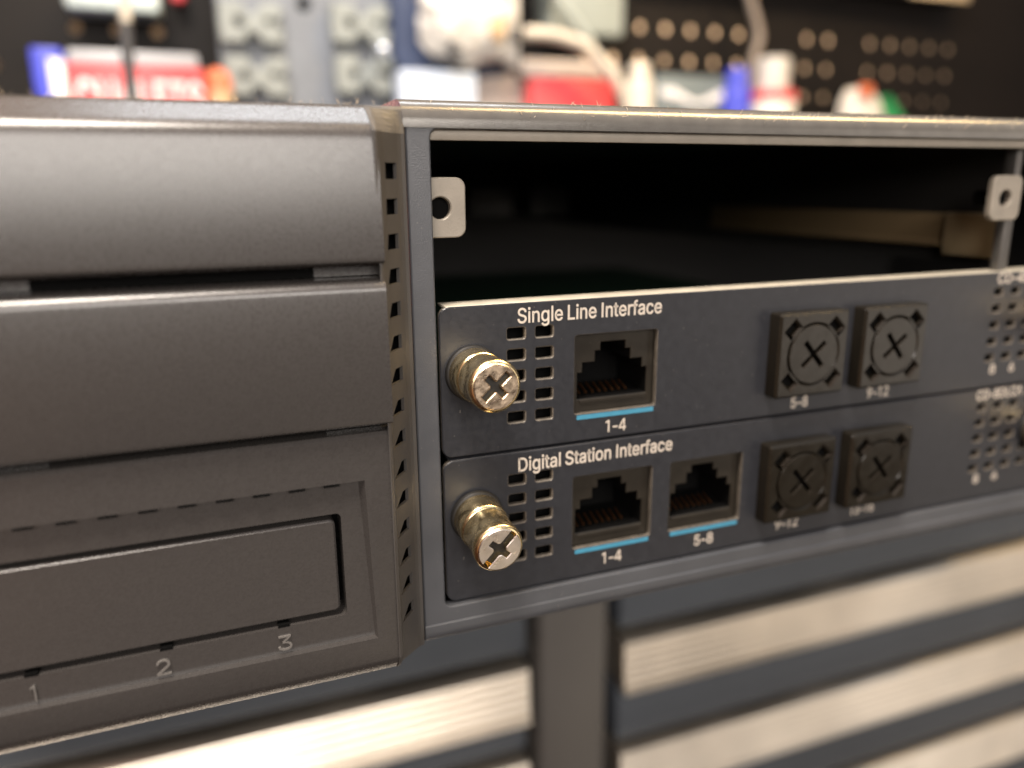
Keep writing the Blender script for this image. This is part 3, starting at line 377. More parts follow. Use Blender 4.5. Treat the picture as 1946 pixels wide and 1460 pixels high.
# screw tabs and the slot divider post
def tab(x0, x1, hx, flip):
    bm = bmesh.new()
    pts = rrect(x0, x1, -21.9, -13.2, 1.5, 6)
    slab(bm, pts, [circ(hx, -17.6, 1.6)], 0.9, 2.1, 0.18)
    build('mounting_tab', bm, ['tabmetal', 'tabmetal'], ch, smooth=30)
    bm = bmesh.new(); lathe(bm, [(1.58, 2.2), (1.58, 7)], hx, -17.6, 24)
    build('tab_hole_plug', bm, 'black', ch)  # solid black plug behind the hole
tab(2.2, 9.1, 5.2, 1)
tab(117.4, 125.4, 121.1, 0)
bm = bmesh.new()
box(bm, 122.3, 123.4, 1.2, 3.2, -34, -21.9, 0.2); box(bm, 124.4, 126.3, 2.2, 5.0, -34, -4.5, 0.5)
build('slot_divider', bm, 'steel', ch, smooth=40)
# card guide moulded in cream plastic along the right of the slot
bm = bmesh.new()
box(bm, 126.6, 129.6, 5.5, 19, -30.2, -20.9, 0.5)
cg = build('card_guide', bm, 'cream', ch, smooth=40)
bm = bmesh.new(); box(bm, 128.0, 129.8, 19.2, 110, -28.4, -21.2, 0.4); box(bm, 127.2, 127.9, 19.2, 110, -28.4, -27.2, 0.2)
build('guide_rail', bm, 'guide_shaded', cg, smooth=40)

# lint and paint burrs caught along the top edge
bm = bmesh.new(); rl = random.Random(3)
for k in range(170):
    x = rl.uniform(-58, -1) if k < 50 else rl.uniform(1, 150)
    a = rl.uniform(0.15, 1.35)
    if x < 0: y, z = -2.4 + rl.uniform(-0.3, 0.8), -3.72
    else: y, z = 3.2 - 4.2 * math.sin(a), ZT - 3.4 + 3.4 * math.cos(a)
    ln, th = rl.uniform(0.25, 0.95), rl.uniform(0.02, 0.045)
    d = Vector((rl.uniform(-0.6, 0.9), rl.uniform(-0.5, 0.3), rl.uniform(0.0, 0.8))).normalized() * ln
    c = Vector((x, y, z)); n1 = Vector((0, 1, 0)).cross(d).normalized() * th; n2 = d.cross(n1).normalized() * th
    ra = [bm.verts.new(c + q) for q in (n1, n2, -n1, -n2)]; rb = [bm.verts.new(c + d + q * 0.5) for q in (n1, n2, -n1, -n2)]
    for i in range(4): bm.faces.new((ra[i], ra[(i + 1) % 4], rb[(i + 1) % 4], rb[i]))
    bm.faces.new(rb)
tag(build('lint', bm, 'lint', ch), None, None, kind='stuff')
# ------------------------------------------------------------------ bezel
XE = -5.6          # right end of the louvre faces
XL = -116.0
def yf(z):         # front depth of the bezel at height z (rounded top and bottom)
    if z > -7.4: return -7.7 + min(1, (z + 7.4) / 3.2) * 5.2 if z < -4.2 else -2.5 + (z + 4.2) / 0.5 * 1.8
    if z < -84.2: t = (-84.2 - z) / 3.4; return -7.7 + 2.6 * min(1, t) ** 1.6
    return -7.7
bz = None
bm = bmesh.new()
prof = [(0.0, -3.7)] + [(yf(z), z) for z in (-3.72, -3.9, -4.2, -4.35, -5.3, -6.1)] + [(-6.35, -6.55), (-6.85, -7.05), (-7.18, -7.6), (-7.38, -8.2), (-7.5, -9.0)]
prof += [(-8.7, -23.4), (-8.6, -24.0), (-8.1, -24.4), (-4.2, -24.7), (-4.2, -26.25), (-0.5, -26.25)]
extrude_x(bm, prof, XL, XE + 0.3)
bz = build('front_bezel', bm, 'plastic', ch, smooth=40)
bm = bmesh.new()
prof = [(-0.5, -26.3), (-4.2, -26.4), (-6.8, -26.45), (-7.4, -26.6), (-8.1, -27.0), (-8.58, -27.6), (-8.61, -28.1), (-8.63, -28.8), (-9.15, -45.8), (-9.0, -46.3), (-8.3, -46.65), (-4.4, -46.9), (-4.4, -47.9), (-0.5, -47.9)]
extrude_x(bm, prof, XL, XE + 0.3)
build('louvre_panel', bm, 'plastic', bz, smooth=40)
bm = bmesh.new()                                       # dark slits at the back of the two grooves
box(bm, -47.5, -14.2, -4.5, -4.0, -26.25, -25.0)
build('vent_slit', bm, 'black', bz)
bm = bmesh.new(); box(bm, -48.5, -14.0, -4.7, -4.2, -47.85, -47.0)
build('vent_slit', bm, 'black', bz)
# lower panel: flat rim, sunken tray, opening for the drive door
bm = bmesh.new()
def loop(ps, y): return [bm.verts.new((x, y, z)) for x, z in ps]
def bridge(a, b):
    for i in range(len(a)): bm.faces.new((a[i], a[(i + 1) % len(a)], b[(i + 1) % len(b)], b[i]))
def fill(loops):
    es = []
    for l in loops:
        for i in range(len(l)):
            e = bm.edges.get((l[i], l[(i + 1) % len(l)])) or bm.edges.new((l[i], l[(i + 1) % len(l)])); es.append(e)
    bmesh.ops.triangle_fill(bm, use_beauty=True, edges=es)
zt3 = -48.0
top = loop([(XL, zt3 - 0.5), (XE + 0.3, zt3 - 0.5), (XE + 0.3, -84.2), (XL, -84.2)], -7.75)
lip = loop([(XL, zt3), (XE + 0.3, zt3), (XE + 0.3, -84.2), (XL, -84.2)], -7.3)
bm.faces.new((top[0], top[1], lip[1], lip[0]))
lb = [bm.verts.new((x, -0.5, zt3)) for x in (XL, XE + 0.3)]
bm.faces.new((lip[0], lip[1], lb[1], lb[0]))
low = [[bm.verts.new((x, yf(z), z)) for x in (XL, XE + 0.3)] for z in (-84.7, -85.4, -86.2, -87.0, -87.6)]
prev = (top[3], top[2])
for a in low: bm.faces.new((prev[0], prev[1], a[1], a[0])); prev = a
bk = [bm.verts.new((x, -0.5, -87.7)) for x in (XL, XE + 0.3)]
bm.faces.new((prev[0], prev[1], bk[1], bk[0]))
o1 = loop([(XL + 3, -54.9), (-9.55, -54.9), (-8.9, -80.3), (XL + 3, -80.3)], -7.75)
o2 = loop([(XL + 4, -55.0), (-10.35, -55.0), (-9.2, -80.2), (XL + 4, -80.2)], -6.75)
fill([top, o1]); bridge(o1, o2)
dh = rrect(XL + 6, -13.1, -76.0, -59.7, 0.7, 4)
d1 = loop(dh, -6.75); d2 = loop(dh, -2.0)
fill([o2, d1]); bridge(d1, d2)
build('lower_panel', bm, 'plastic', bz, smooth=25)
bm = bmesh.new()
slab(bm, rrect(XL + 7, -13.95, -75.2, -60.7, 0.9, 5), [], -6.45, -2.5, 0.3)
build('drive_door', bm, ['plastic', 'plastic'], bz, smooth=25)
bm = bmesh.new(); box(bm, XL + 6, -13.0, -2.4, -2.0, -76.5, -59); build('drive_bay', bm, 'black', bz)
bm = bmesh.new()
for k in range(22):
    x = -52.9 - 4.7 * 5 + 4.7 * k
    if x < -12: box(bm, x, x + 2.2, -7.80, -6.9, -55.22, -54.86)
build('tray_slot', bm, 'black', bz)
bm = bmesh.new()
for x in (-54.0, -37.8, -22.2): box(bm, x - 0.8, x + 0.8, -6.77, -5.5, -76.05, -75.6)
build('door_notch', bm, 'black', bz)
for s, x in (('1', -54.0), ('2', -38.4), ('3', -22.2)):
    text('raised_number', s, x - (0.35 if s == '1' else 0.95), x + (0.55 if s == '1' else 0.95), -79.6, 2.3, -6.76, 'plastic_lit_pale', bz, 0.0, 0.28)
# perforated corner strip between the louvres and the frame
bm = bmesh.new()
us = [(-5.9, -8.0), (-5.75, -8.05), (-5.35, -7.75), (-5.2, -7.45), (-5.08, -7.0), (-3.95, -5.2), (-1.85, -2.62), (-1.5, -2.2), (-0.9, -1.7), (-0.35, -1.5), (-0.2, -1.1), (-0.2, 0.0)]
HL, HR = 5, 6
zrows = [-3.72, -3.9, -4.2, -4.8, -5.5, -6.4, -7.0, -7.4, -7.9]
holes = []
for k in range(15):
    zc = -12.4 - 4.73 * k
    hh = 2.15 - 0.012 * k
    zrows += [zc + hh / 2, zc - hh / 2]; holes.append(len(zrows) - 2)
zrows += [-82.5, -84.2, -84.9, -85.7, -86.6, -87.6]
def sv(u, z, k):
    s = yf(z) / -7.7
    x, y = us[u]
    drift = -0.55 * max(0, min(1, (-10 - z) / 30.0)) + 0.25 * max(0, (-62 - z) / 22.0)
    if u == HL: drift -= 0.45 * max(0, min(1, (-22 - z) / 35.0))
    if u in (HL, HR): x += drift; y += drift * 1.25
    return bm.verts.new((x, y * s, z))
grid = [[sv(u, z, r) for u in range(len(us))] for r, z in enumerate(zrows)]
tri = {}
for k, r in enumerate(holes):
    fr = min(0.58, max(0, (k - 1.0) * 0.08))
    a, b = grid[r][HL].co, grid[r][HR].co
    if fr > 0.05: tri[r] = bm.verts.new(a.lerp(b, fr))
for r in range(len(zrows) - 1):
    for u in range(len(us) - 1):
        q = [grid[r][u], grid[r][u + 1], grid[r + 1][u + 1], grid[r + 1][u]]
        if u == HL and r in holes:
            if r in tri: bm.faces.new((q[0], tri[r], q[3]))
            continue
        if u == HL and (r + 1) in tri: q.insert(3, tri[r + 1])
        bm.faces.new(q)
strip = build('vent_strip', bm, ['plastic_matte', 'plastic_matte'], bz)
sm = strip.modifiers.new('thickness', 'SOLIDIFY'); sm.thickness = 0.5 * MM; sm.offset = -1

# ================================================================== INTERFACE CARDS
H = 24.5
JW, JH, J1X, JP, JZ = 15.46, 13.41, 26.83, 19.2, -38.03
LX, LD, LP, LZ = 16.64, 4.82, 3.435, -36.95
RX, RD, RZ = 122.0, 4.78, -36.15
XC0, XC1 = 4.15, 158.0
STEP = [(0.075, 0.84), (0.075, 0.50), (0.135, 0.50), (0.135, 0.375), (0.285, 0.375), (0.285, 0.235), (0.35, 0.235), (0.35, 0.13),
        (0.65, 0.13), (0.65, 0.235), (0.715, 0.235), (0.715, 0.375), (0.865, 0.375), (0.865, 0.50), (0.925, 0.50), (0.925, 0.84)]
def jack(card, x, z, dirty=False):
    bm = bmesh.new()
    X = lambda u: x + u * JW
    Z = lambda v: z - v * JH
    slab(bm, [(x - 0.4, z - JH - 0.4), (x + JW + 0.4, z - JH - 0.4), (x + JW + 0.4, z + 0.4), (x - 0.4, z + 0.4)],
         [[(X(u), Z(v)) for u, v in STEP]], 1.35, 12, 0.12)
    j = build('network_jack', bm, ['jack', 'black'], card)  # black inner walls put the shade of the jack's recess into the colour
    bm = bmesh.new(); box(bm, x - 0.3, x + JW + 0.3, 12, 12.5, z - JH, z); build('jack_back', bm, 'black', j)
    bm = bmesh.new(); box(bm, X(0.1), X(0.9), 1.05, 1.36, Z(0.885), Z(0.845), 0.1)
    build('jack_sill', bm, 'jack', j)
    for k in range(8):
        cx = X(0.16) + k * 1.27
        bm = bmesh.new()
        box(bm, cx - 0.17, cx + 0.17, 3.2, 6.0, Z(0.815), Z(0.79), rot=((cx, 3.2, Z(0.80)), 'X', 20))
        build('contact', bm, 'copper', j)
    return j
def plug(card, cx, cz, ang=0):
    """square black dust plug with a round centre, four corner slots and a cross"""
    hw, y0 = 7.75, -3.0
    def rotp(pts, a):
        a = math.radians(a); return [(cx + px * math.cos(a) - pz * math.sin(a), cz + px * math.sin(a) + pz * math.cos(a)) for px, pz in pts]
    slots = []
    for a in (45, 135, 225, 315):
        slots.append(rotp([(5.95, -1.25), (7.6, -1.25), (7.6, 1.25), (5.95, 1.25)], a))
    bm = bmesh.new()
    slab(bm, rrect(cx - hw, cx + hw, cz - hw, cz + hw, 0.5, 3), slots + [circ(cx, cz, 5.5, 40)], y0, 0.0, 0.45)
    p = build('blanking_plug', bm, ['plug', 'plug'], card, smooth=30)
    bm = bmesh.new(); box(bm, cx - 7.0, cx + 7.0, -1.6, -0.5, cz - 7.0, cz + 7.0); build('plug_dark_backing', bm, 'black', p)  # black backing paints the shade inside the cross and corner slots
    bm = bmesh.new()
    w, l = 0.42, 3.1
    cross = rotp([(w, w), (w, l), (-w, l), (-w, w), (-l, w), (-l, -w), (-w, -w), (-w, -l), (w, -l), (w, -w), (l, -w), (l, w)], 38 + ang)
    slab(bm, circ(cx, cz, 5.42, 40), [cross], y0 - 0.12, y0 + 0.8, 0.12)
    d = build('plug_disc', bm, ['plug', 'plug'], p, smooth=30)
    return p
def screw(card, cx, cz, slotted, ang, L=11.2):
    bm = bmesh.new()
    prof = [(3.2, 0.6), (3.5, -0.05), (3.62, -0.4), (3.62, -4.3), (3.52, -4.75), (3.2, -4.95), (3.2, -5.2), (3.3, -5.3), (3.46, -5.38), (3.48, -5.6), (3.40, -5.75),
            (3.36, -L + 2.4), (3.5, -L + 1.9), (3.52, -L + 0.7), (3.42, -L + 0.4), (3.12, -L + 0.12), (3.0, -L + 0.1), (2.9, -L + 2.5)]
    prof = [(r * 1.12, t) for r, t in prof]
    lathe(bm, prof, cx, cz, 56)
    s = build('thumb_screw', bm, 'brass', card, smooth=50)
    bm = bmesh.new(); lathe(bm, [(4.4, 0.0), (4.4, -0.7), (4.25, -0.9), (3.9, -1.0)], cx, cz, 48)
    build('screw_collar', bm, 'spring', s, smooth=40)
    bm = bmesh.new()
    a0 = math.radians(ang); R2 = 3.42
    def rp(pts): return [(cx + px * math.cos(a0) - pz * math.sin(a0), cz + px * math.sin(a0) + pz * math.cos(a0)) for px, pz in pts]
    w, l, lw = 0.48, 1.95, 0.58
    if slotted:
        t0 = math.asin(lw / R2)
        for sgn in (1, -1):
            arc = [(R2 * math.cos(t0 + (math.pi - 2 * t0) * i / 24), sgn * R2 * math.sin(t0 + (math.pi - 2 * t0) * i / 24)) for i in range(25)]
            arc += [(-w - 0.35, sgn * lw), (-w, sgn * (lw + 0.35)), (-w, sgn * l), (w, sgn * l), (w, sgn * (lw + 0.35)), (w + 0.35, sgn * lw)]
            slab(bm, rp(arc), [], -L - 0.05, -L + 2.4, 0.12)
    else:
        c = [(w + .2, w), (w, w + .2), (w, l), (-w, l), (-w, w + .2), (-w - .2, w), (-l - .6, w), (-l - .6, -w), (-w - .2, -w), (-w, -w - .2), (-w, -l), (w, -l), (w, -w - .2), (w + .2, -w), (l + .6, -w), (l + .6, w)]
        slab(bm, circ(cx, cz, R2, 48), [rp(c)], -L - 0.05, -L + 2.4, 0.16)
    bm2 = bmesh.new(); lathe(bm2, [(2.8, -L + 1.1), (2.8, -L + 1.6)], cx, cz, 24); build('recess_shade', bm2, 'spring', s)  # dark disc inside the head, painted shade of the driver cut
    build('screw_face', bm, ['face_glare' if slotted else 'copperface', 'brass'], s, smooth=30)
    return s
def card(name, i, label, title, tx, tz, jacks, plugs, port_texts, code, codex, small):
    dz = -H * i
    zt, zb = -32.15 + dz + (0.15 if i else 0), -56.15 + dz + (-0.1 if i else 0)
    if i: zt = -56.75; zb = -81.35
    t = thing(name, (XC0, 0, zb), label, 'interface card', 'interface cards screwed into the chassis')
    hs = []
    for c in range(2):
        for r in range(5):
            x, z = LX + LD * c, LZ + dz - LP * r
            hs.append(rrect(x - 1.5, x + 1.5, z - 0.9, z + 0.9, 0.3, 2))
    for c in range(4):
        for r in range(5):
            x, z = RX + RD * c, RZ + dz - 3.43 * r
            hs.append(rrect(x - 1.2, x + 1.2, z - 0.75, z + 0.75, 0.2, 1))
    for k in jacks:
        x, z = J1X + JP * k, JZ + dz
        hs.append(rrect(x, x + JW, z - JH, z, 0.5, 3))
    bm = bmesh.new()
    slab(bm, rrect(XC0, XC1, zb, zt, 1.6 if True else 0, 5), hs, 0.0, 0.9, [0.15] + [0.17] * 30 + [0.08], rimmat=1)
    pl = build('faceplate', bm, ['plate', 'edge'], t)
    bm = bmesh.new()
    box(bm, XC0 + 1.2, XC1 - 1.2, 0.25, 5.0, zt - 0.35, zt + 0.06, 0.08)
    build('top_flange', bm, 'plate' if i else 'zinc', t, smooth=40)
    bm = bmesh.new(); box(bm, XC0 + 3, XC1 - 3, 3.5, 4.0, zb + 1.5, zt - 1.2)
    for k in jacks:   # the black backing sheet stops at each jack
        pass
    bm.free()
    bm = bmesh.new()
    slab(bm, rrect(XC0 + 3, XC1 - 3, zb + 1.0, zt - 1.0, 0), [rrect(J1X + JP * k - 0.5, J1X + JP * k + JW + 0.5, JZ + dz - JH - 0.5, JZ + dz + 0.5, 0) for k in jacks], 4.0, 4.5)
    build('openings_backing', bm, ['black', 'black'], t)  # black sheet behind the faceplate openings
    bm = bmesh.new(); box(bm, XC0 + 5, XC1 - 5, 5, 220, zb + 2.0, zb + 3.6); build('circuit_board', bm, 'pcb', t)
    for k in jacks:
        x, z = J1X + JP * k, JZ + dz
        jack(t, x, z)
        bm = bmesh.new(); box(bm, x + 0.5, x + JW - 0.35, -0.045, 0.05, z - JH - 0.98, z - JH - 0.2)
        build('port_stripe', bm, 'cyan', pl)
    for k in plugs: plug(t, J1X + JP * k + JW / 2 + 0.15, JZ + dz - JH / 2 + 0.3, 0 if k % 2 else 3)
    text('lettering', title, tx[0], tx[1], tz, 2.33, -0.005, 'ink', pl, 0.018, 0.03)
    for s, x0, x1, z in port_texts: text('lettering', s, x0, x1, z, 2.05, -0.005, 'ink', pl, 0.012, 0.03)
    text('lettering', code, codex[0], codex[1], RZ + dz + 1.75, 2.1, -0.005, 'ink', pl, 0.018, 0.03)
    for s, x in small: text('lettering', s, x - 0.75, x + 0.75, RZ + dz - 3.43 * 4 - 3.5, 1.9, -0.005, 'ink', pl, 0.012, 0.03)
    return t
c1 = card('interface_card', 0, 'upper interface card lettered Single Line Interface with one open jack and two black plugs', 'Single Line Interface', (17.0, 42.7), -35.35,
          [0], [2, 3], [('1-4', 32.8, 36.6, -55.2), ('5-8', 71.6, 75.4, -55.2), ('9-12', 89.9, 95.3, -55.2)], 'CD-4L', (121.3, 129.9), [('8', 123.4), ('6', 129.0)])
c2 = card('interface_card', 1, 'lower interface card lettered Digital Station Interface with two open jacks and two black plugs', 'Digital Station Interface', (16.9, 46.0), -60.1,
          [0, 1], [2, 3], [('1-4', 32.7, 36.5, -79.75), ('5-8', 51.9, 55.9, -79.75), ('9-12', 70.3, 75.7, -79.75), ('13-16', 88.8, 95.0, -79.75)], 'CD-8DLCA', (120.2, 133.3), [('8', 123.4), ('6', 129.0)])
TILT = (Vector((9.25, 0, -42.6)), Matrix.Rotation(math.radians(-2), 3, 'X')); screw(c1, 9.25, -42.6, False, 42, 11.2)
TILT = (Vector((9.45, 0, -66.5)), Matrix.Rotation(math.radians(5), 3, 'X')); screw(c2, 9.45, -66.5, True, 48, 11.4)   # backed out, so it droops a little
TILT = None
screw(c1, 139.0, -43.0, False, 20); screw(c2, 138.6, -66.8, False, 70)

# ================================================================== THE TOOL CHEST UNDER IT
YC = 150.0
tc = thing('tool_chest', (150, 400, -620), 'dark grey tool chest with ribbed aluminium drawer pulls under the switch chassis', 'tool chest')
bm = bmesh.new()
box(bm, -420, 760, YC + 22, 640, -620, -98, 2); box(bm, -424, 764, YC + 4, 644, -98, -88.3, 3)
build('cabinet', bm, 'chest', tc, smooth=40)
bm = bmesh.new(); box(bm, 84.5, 117.5, YC + 2, YC + 40, -618, -99, 4); build('centre_post', bm, 'post', tc, smooth=40)
def pull_profile(zt, h):
    pr = [(YC + 20, zt)]
    pr += [(YC + 3, zt), (YC + 0.6, zt - 0.6)]
    n = 6; rh = (h - 4.5) / n
    for i in range(n):
        for s in range(1, 7):
            a = s / 6
            pr.append((YC - 0.2 - 1.5 * math.sin(math.pi * a) - 1.6 * ((i + a) / n) ** 2, zt - 0.9 - rh * (i + a)))
    b = zt - h
    pr += [(YC - 3.2, b + 2.8), (YC - 4.0, b + 1.8), (YC - 3.8, b + 0.7), (YC - 2.6, b), (YC - 0.5, b + 0.2), (YC + 1, b + 1.2), (YC + 20, b + 1.2)]
    return pr
def drawer(x0, x1, zt, hpull, zb, bright=True):
    bm = bmesh.new(); box(bm, x0, x1, YC + 3, YC + 21, zb, zt - hpull + 1.0, 1.5)
    d = build('drawer', bm, 'chest', tc, smooth=40)
    bm = bmesh.new(); extrude_x(bm, pull_profile(zt, hpull), x0 + 0.5, x1 - 0.5)
    build('drawer_pull', bm, 'alu', d, smooth=35)
    return d
zc = -206.5; pitch = 57.0
for x0, x1, zz, hp in ((-415, 79, -208, 27), (123.0, 755, -207, 26)):
    drawer(x0, x1, zz + 90, hp, zz + 4)
    for k in range(6): drawer(x0, x1, zz - pitch * k + (11 if (x0 < 0 and k) else 0), hp, zz - pitch * (k + 1) + 3 + (11 if x0 < 0 else 0))

# ================================================================== PEGBOARD AND WALL
tag(build('wall', (lambda b: (box(b, -900, 1500, 800, 820, -620, 900), b)[1])(bmesh.new()), 'wall', None, (0, 800, -620)), None, None, kind='structure')
pb = thing('pegboard', (270, 505, -88), 'black perforated pegboard standing behind the switch chassis', 'pegboard')
bm = bmesh.new()
holes = []
skip = {(474, 114), (548, 114), (548, 89), (474, 64), (449, 64)}
for i in range(-20, 15):
    for k, z in enumerate((164, 139, 114, 89, 64, 39, 14)):
        x = 324 + 24.93 * i
        if k < 1: continue
        if any(abs(x - a) < 3 and abs(z - b) < 3 for a, b in skip): continue
        if z == 139: continue
        if x < 280 and (i * 7 + k * 3) % 5 in (1, 3): continue
        holes.append(circ(x, z, 3.6, 14))
slab(bm, rrect(-420, 960, -88, 330, 4, 3), holes, 505, 508)
build('board', bm, ['peg', 'peg'], pb)
for x in (-424, 940):
    bm = bmesh.new(); box(bm, x, x + 22, 508.5, 545, -88, 334, 2)
    build('frame_post', bm, 'peg', pb)

# ================================================================== THINGS BEHIND THE CHASSIS
ZS = -88.0   # top of the chest, on which they stand
def boxthing(name, x0, x1, y0, y1, zt, m, label, cat, bev=1.5, zb=ZS, rot=None, group=None):
    bm = bmesh.new(); box(bm, x0, x1, y0, y1, zb, zt, bev, rot=rot)
    return tag(build(name, bm, m, None, ((x0 + x1) / 2, (y0 + y1) / 2, zb), 40), label, cat, group)
# red and white carton with lettering
ct = thing('carton', (-60, 432, ZS), 'red carton with white lettering and a white left edge, standing beside the blue box', 'carton')
bm = bmesh.new(); box(bm, -98, -24, 420, 452, ZS, 55.5, 1); build('carton_body', bm, 'red', ct, smooth=40)
bm = bmesh.new(); box(bm, -106, -98.2, 419, 452, ZS, 57.5, 1); build('carton_edge', bm, 'white_card', ct, smooth=40)
text('lettering', 'CUALETS', -93, -26, 28, 19, 419.9, 'white_card', ct, 0.03, 0.1)
bm = bmesh.new(); box(bm, -96, -26, 421, 450, 55.7, 63.5, 1.5); build('film_lid', bm, 'film', ct, smooth=40)
boxthing('box', -118, -101.5, 441, 470, 66.5, 'blue', 'slim blue box standing left of the red carton', 'box')
oc = thing('bottle', (-15.5, 428, ZS), 'small orange bottle with a tan lower label at the right end of the red carton', 'bottle')
bm = bmesh.new(); lathe(bm, [(7.5, ZS), (7.8, ZS + 2), (7.8, 50), (6, 55), (3, 57)], -15.5, 428, 24, 'z'); build('bottle_body', bm, 'orange', oc, smooth=40)
bm = bmesh.new(); lathe(bm, [(7.9, 20), (7.9, 44)], -15.5, 428, 24, 'z'); build('bottle_label', bm, 'tan', oc, smooth=40)
boxthing('tray', -100, -46, 470, 500, 112, 'aqua_white', 'pale tray hanging on the pegboard behind the thin cord', 'tray', 3, zb=94.5)
bm = bmesh.new(); box(bm, -39, -30, 488, 503, 106, 116, 2)
tag(build('hook_cap', bm, 'red', None, (-34, 495, 106), 40), 'small red cap on the pegboard above the red carton', 'cap')
cd = thing('cord', (-58, 300, ZS), 'thin beige and black cord hanging in front of the red carton', 'cord')
tube('cord_upper', [(-52, 330, 150), (-52.5, 330, 110), (-55, 330, 80), (-57, 330, 62)], 2.6, 'cord_beige', cd)
tube('cord_lower', [(-57, 330, 63), (-58, 330, 50), (-58.5, 330, 20), (-58, 330, ZS)], 3.0, 'cord_dark', cd)
# grey panel with four cable clips
gp = thing('mounting_panel', (45, 470, ZS), 'grey metal mounting panel with four pale clamps, right of the red carton', 'panel')
bm = bmesh.new(); slab(bm, rrect(-12, 101, ZS, 175, 3, 3), [circ(43.5, 104, 4.5, 18)], 462, 470, 0.6); build('panel_plate', bm, ['grey_panel', 'grey_panel'], gp, smooth=30)
bm = bmesh.new(); box(bm, 36, 52, 471, 473, 96, 112); build('hole_backing', bm, 'black', gp)
def clamp(cx, cz):
    w, h = 19, 12.5
    pts = [(-w, -h), (-5, -h), (-2, -h + 6), (3, -h + 6), (7, -h), (w, -h), (w + 1, -4), (w - 4, 0), (w + 1, 5), (w, h), (8, h), (3, h - 7), (-2, h - 7), (-5, h), (-w, h), (-w - 1, 0)]
    bm = bmesh.new(); slab(bm, [(cx + a, cz + b) for a, b in pts], [circ(cx - 7, cz, 3.0, 14), circ(cx + 11, cz + 1, 2.0, 12)], 450, 461.8, 1.2)
    c = build('clamp', bm, ['clip_grey', 'clip_grey'], gp, smooth=30)
    bm = bmesh.new(); box(bm, cx - 14, cx + 14, 458, 459.5, cz - 5.5, cz + 5.5); build('clamp_bore', bm, 'cord_dark', c)
for cx, cz in ((8, 88.5), (9, 56), (79, 92), (80, 60)): clamp(cx, cz)
kb = thing('glint', (92, 440, 66), 'silver ball added as a bright glint at the right edge of the grey mounting panel', 'glint')
bm = bmesh.new(); bmesh.ops.create_uvsphere(bm, u_segments=16, v_segments=10, radius=4.6, matrix=Matrix.Translation((90.5, 438, 74.5))); build('glint_ball', bm, 'silver', kb, smooth=60)  # silver ball added to stand for a blue-white out-of-focus highlight
bm = bmesh.new(); lathe(bm, [(2, 438), (2, 461.5)], 90.5, 74.5, 12); build('glint_stem', bm, 'silver', kb, smooth=60)
# navy holder with a white pouch
nv = thing('holder', (150, 455, ZS), 'dark navy plastic holder on the pegboard behind the white pouch', 'holder')
bm = bmesh.new(); slab(bm, rrect(99, 192, 60, 190, 14, 6), [], 446, 500, 2); build('holder_shell', bm, ['navy', 'navy'], nv, smooth=40)
bm = bmesh.new()
bmesh.ops.create_icosphere(bm, subdivisions=5, radius=1)
from mathutils import noise as mnoise
for v in bm.verts:
    p = v.co.copy()
    q = 1 + 0.16 * mnoise.noise(p * 2.3 + Vector((3, 1, 7))) + 0.07 * mnoise.noise(p * 6 + Vector((1, 5, 2)))
    a = math.atan2(p.z, p.x); sq = 1 / max(abs(math.cos(a)), abs(math.sin(a))) ** 0.45
    v.co = Vector((147 + p.x * 35 * q * sq, 428 + p.y * 15 * q, 96 + p.z * 29 * q * sq))
pc = build('pouch', bm, 'white_plastic', None, (147, 428, 66), 60); tag(pc, 'crumpled white plastic pouch with a tan patch hanging in front of the navy holder', 'pouch')
bm = bmesh.new(); bmesh.ops.create_uvsphere(bm, u_segments=16, v_segments=10, radius=1, matrix=Matrix.Translation((163, 412.5, 88)) @ Matrix.Diagonal((6, 3, 9, 1)))
build('patch', bm, 'tan', pc, smooth=60)
for x, z in ((133, 74), (176, 84)):
    bm = bmesh.new(); bmesh.ops.create_uvsphere(bm, u_segments=12, v_segments=8, radius=1, matrix=Matrix.Translation((x, 415, z)) @ Matrix.Diagonal((4, 3, 5, 1)))
    build('grommet', bm, 'cord_dark', pc, smooth=60)
bm = bmesh.new(); box(bm, 175, 184, 425, 440, 66, 130, 3); build('hem', bm, 'white_plastic', pc, smooth=40)
boxthing('box', 98, 152, 425, 445, 61, 'pale_blue', 'pale blue box standing below the white pouch', 'box')
bm = bmesh.new(); slab(bm, [(150, ZS), (205, ZS), (205, 63), (178, 68), (160, 60), (150, 50)], [], 446, 466, 2)
tag(build('paper_bag', bm, ['beige', 'beige'], None, (178, 456, ZS), 40), 'beige paper bag standing between the pale blue box and the red packet', 'bag')
rp_ = thing('packet', (226, 440, ZS), 'red packet with a pale top band standing under the curved cable', 'packet')
bm = bmesh.new(); box(bm, 194, 262, 430, 450, ZS, 60.5, 3); build('packet_body', bm, 'red', rp_, smooth=40)
bm = bmesh.new(); box(bm, 188, 266, 431, 449, 60.7, 73, 3); build('packet_top', bm, 'beige', rp_, smooth=40)
tag(tube('cable', [(183, 415, 86), (200, 413, 87), (222, 412, 82), (228, 412, 80), (236, 412, 74), (250, 410, 62), (260, 410, 46), (266, 410, 25), (268, 410, ZS)], 4.2, 'cord_beige', None, (268, 410, ZS)),
    'thick pale cable arching from the white pouch down past the red packet', 'cable')
tag(tube('cable', [(205, 460, 150), (222, 455, 122), (238, 450, 102), (252, 448, 88), (262, 445, 60), (264, 445, ZS)], 3.4, 'pale_green', None, (264, 445, ZS)),
    'thinner grey cable running down in front of the pale green case', 'cable')
boxthing('case', 226, 290, 470, 502, 160, 'pale_green', 'pale grey green case hanging on the pegboard beside the first row of holes', 'case', 4, zb=98)
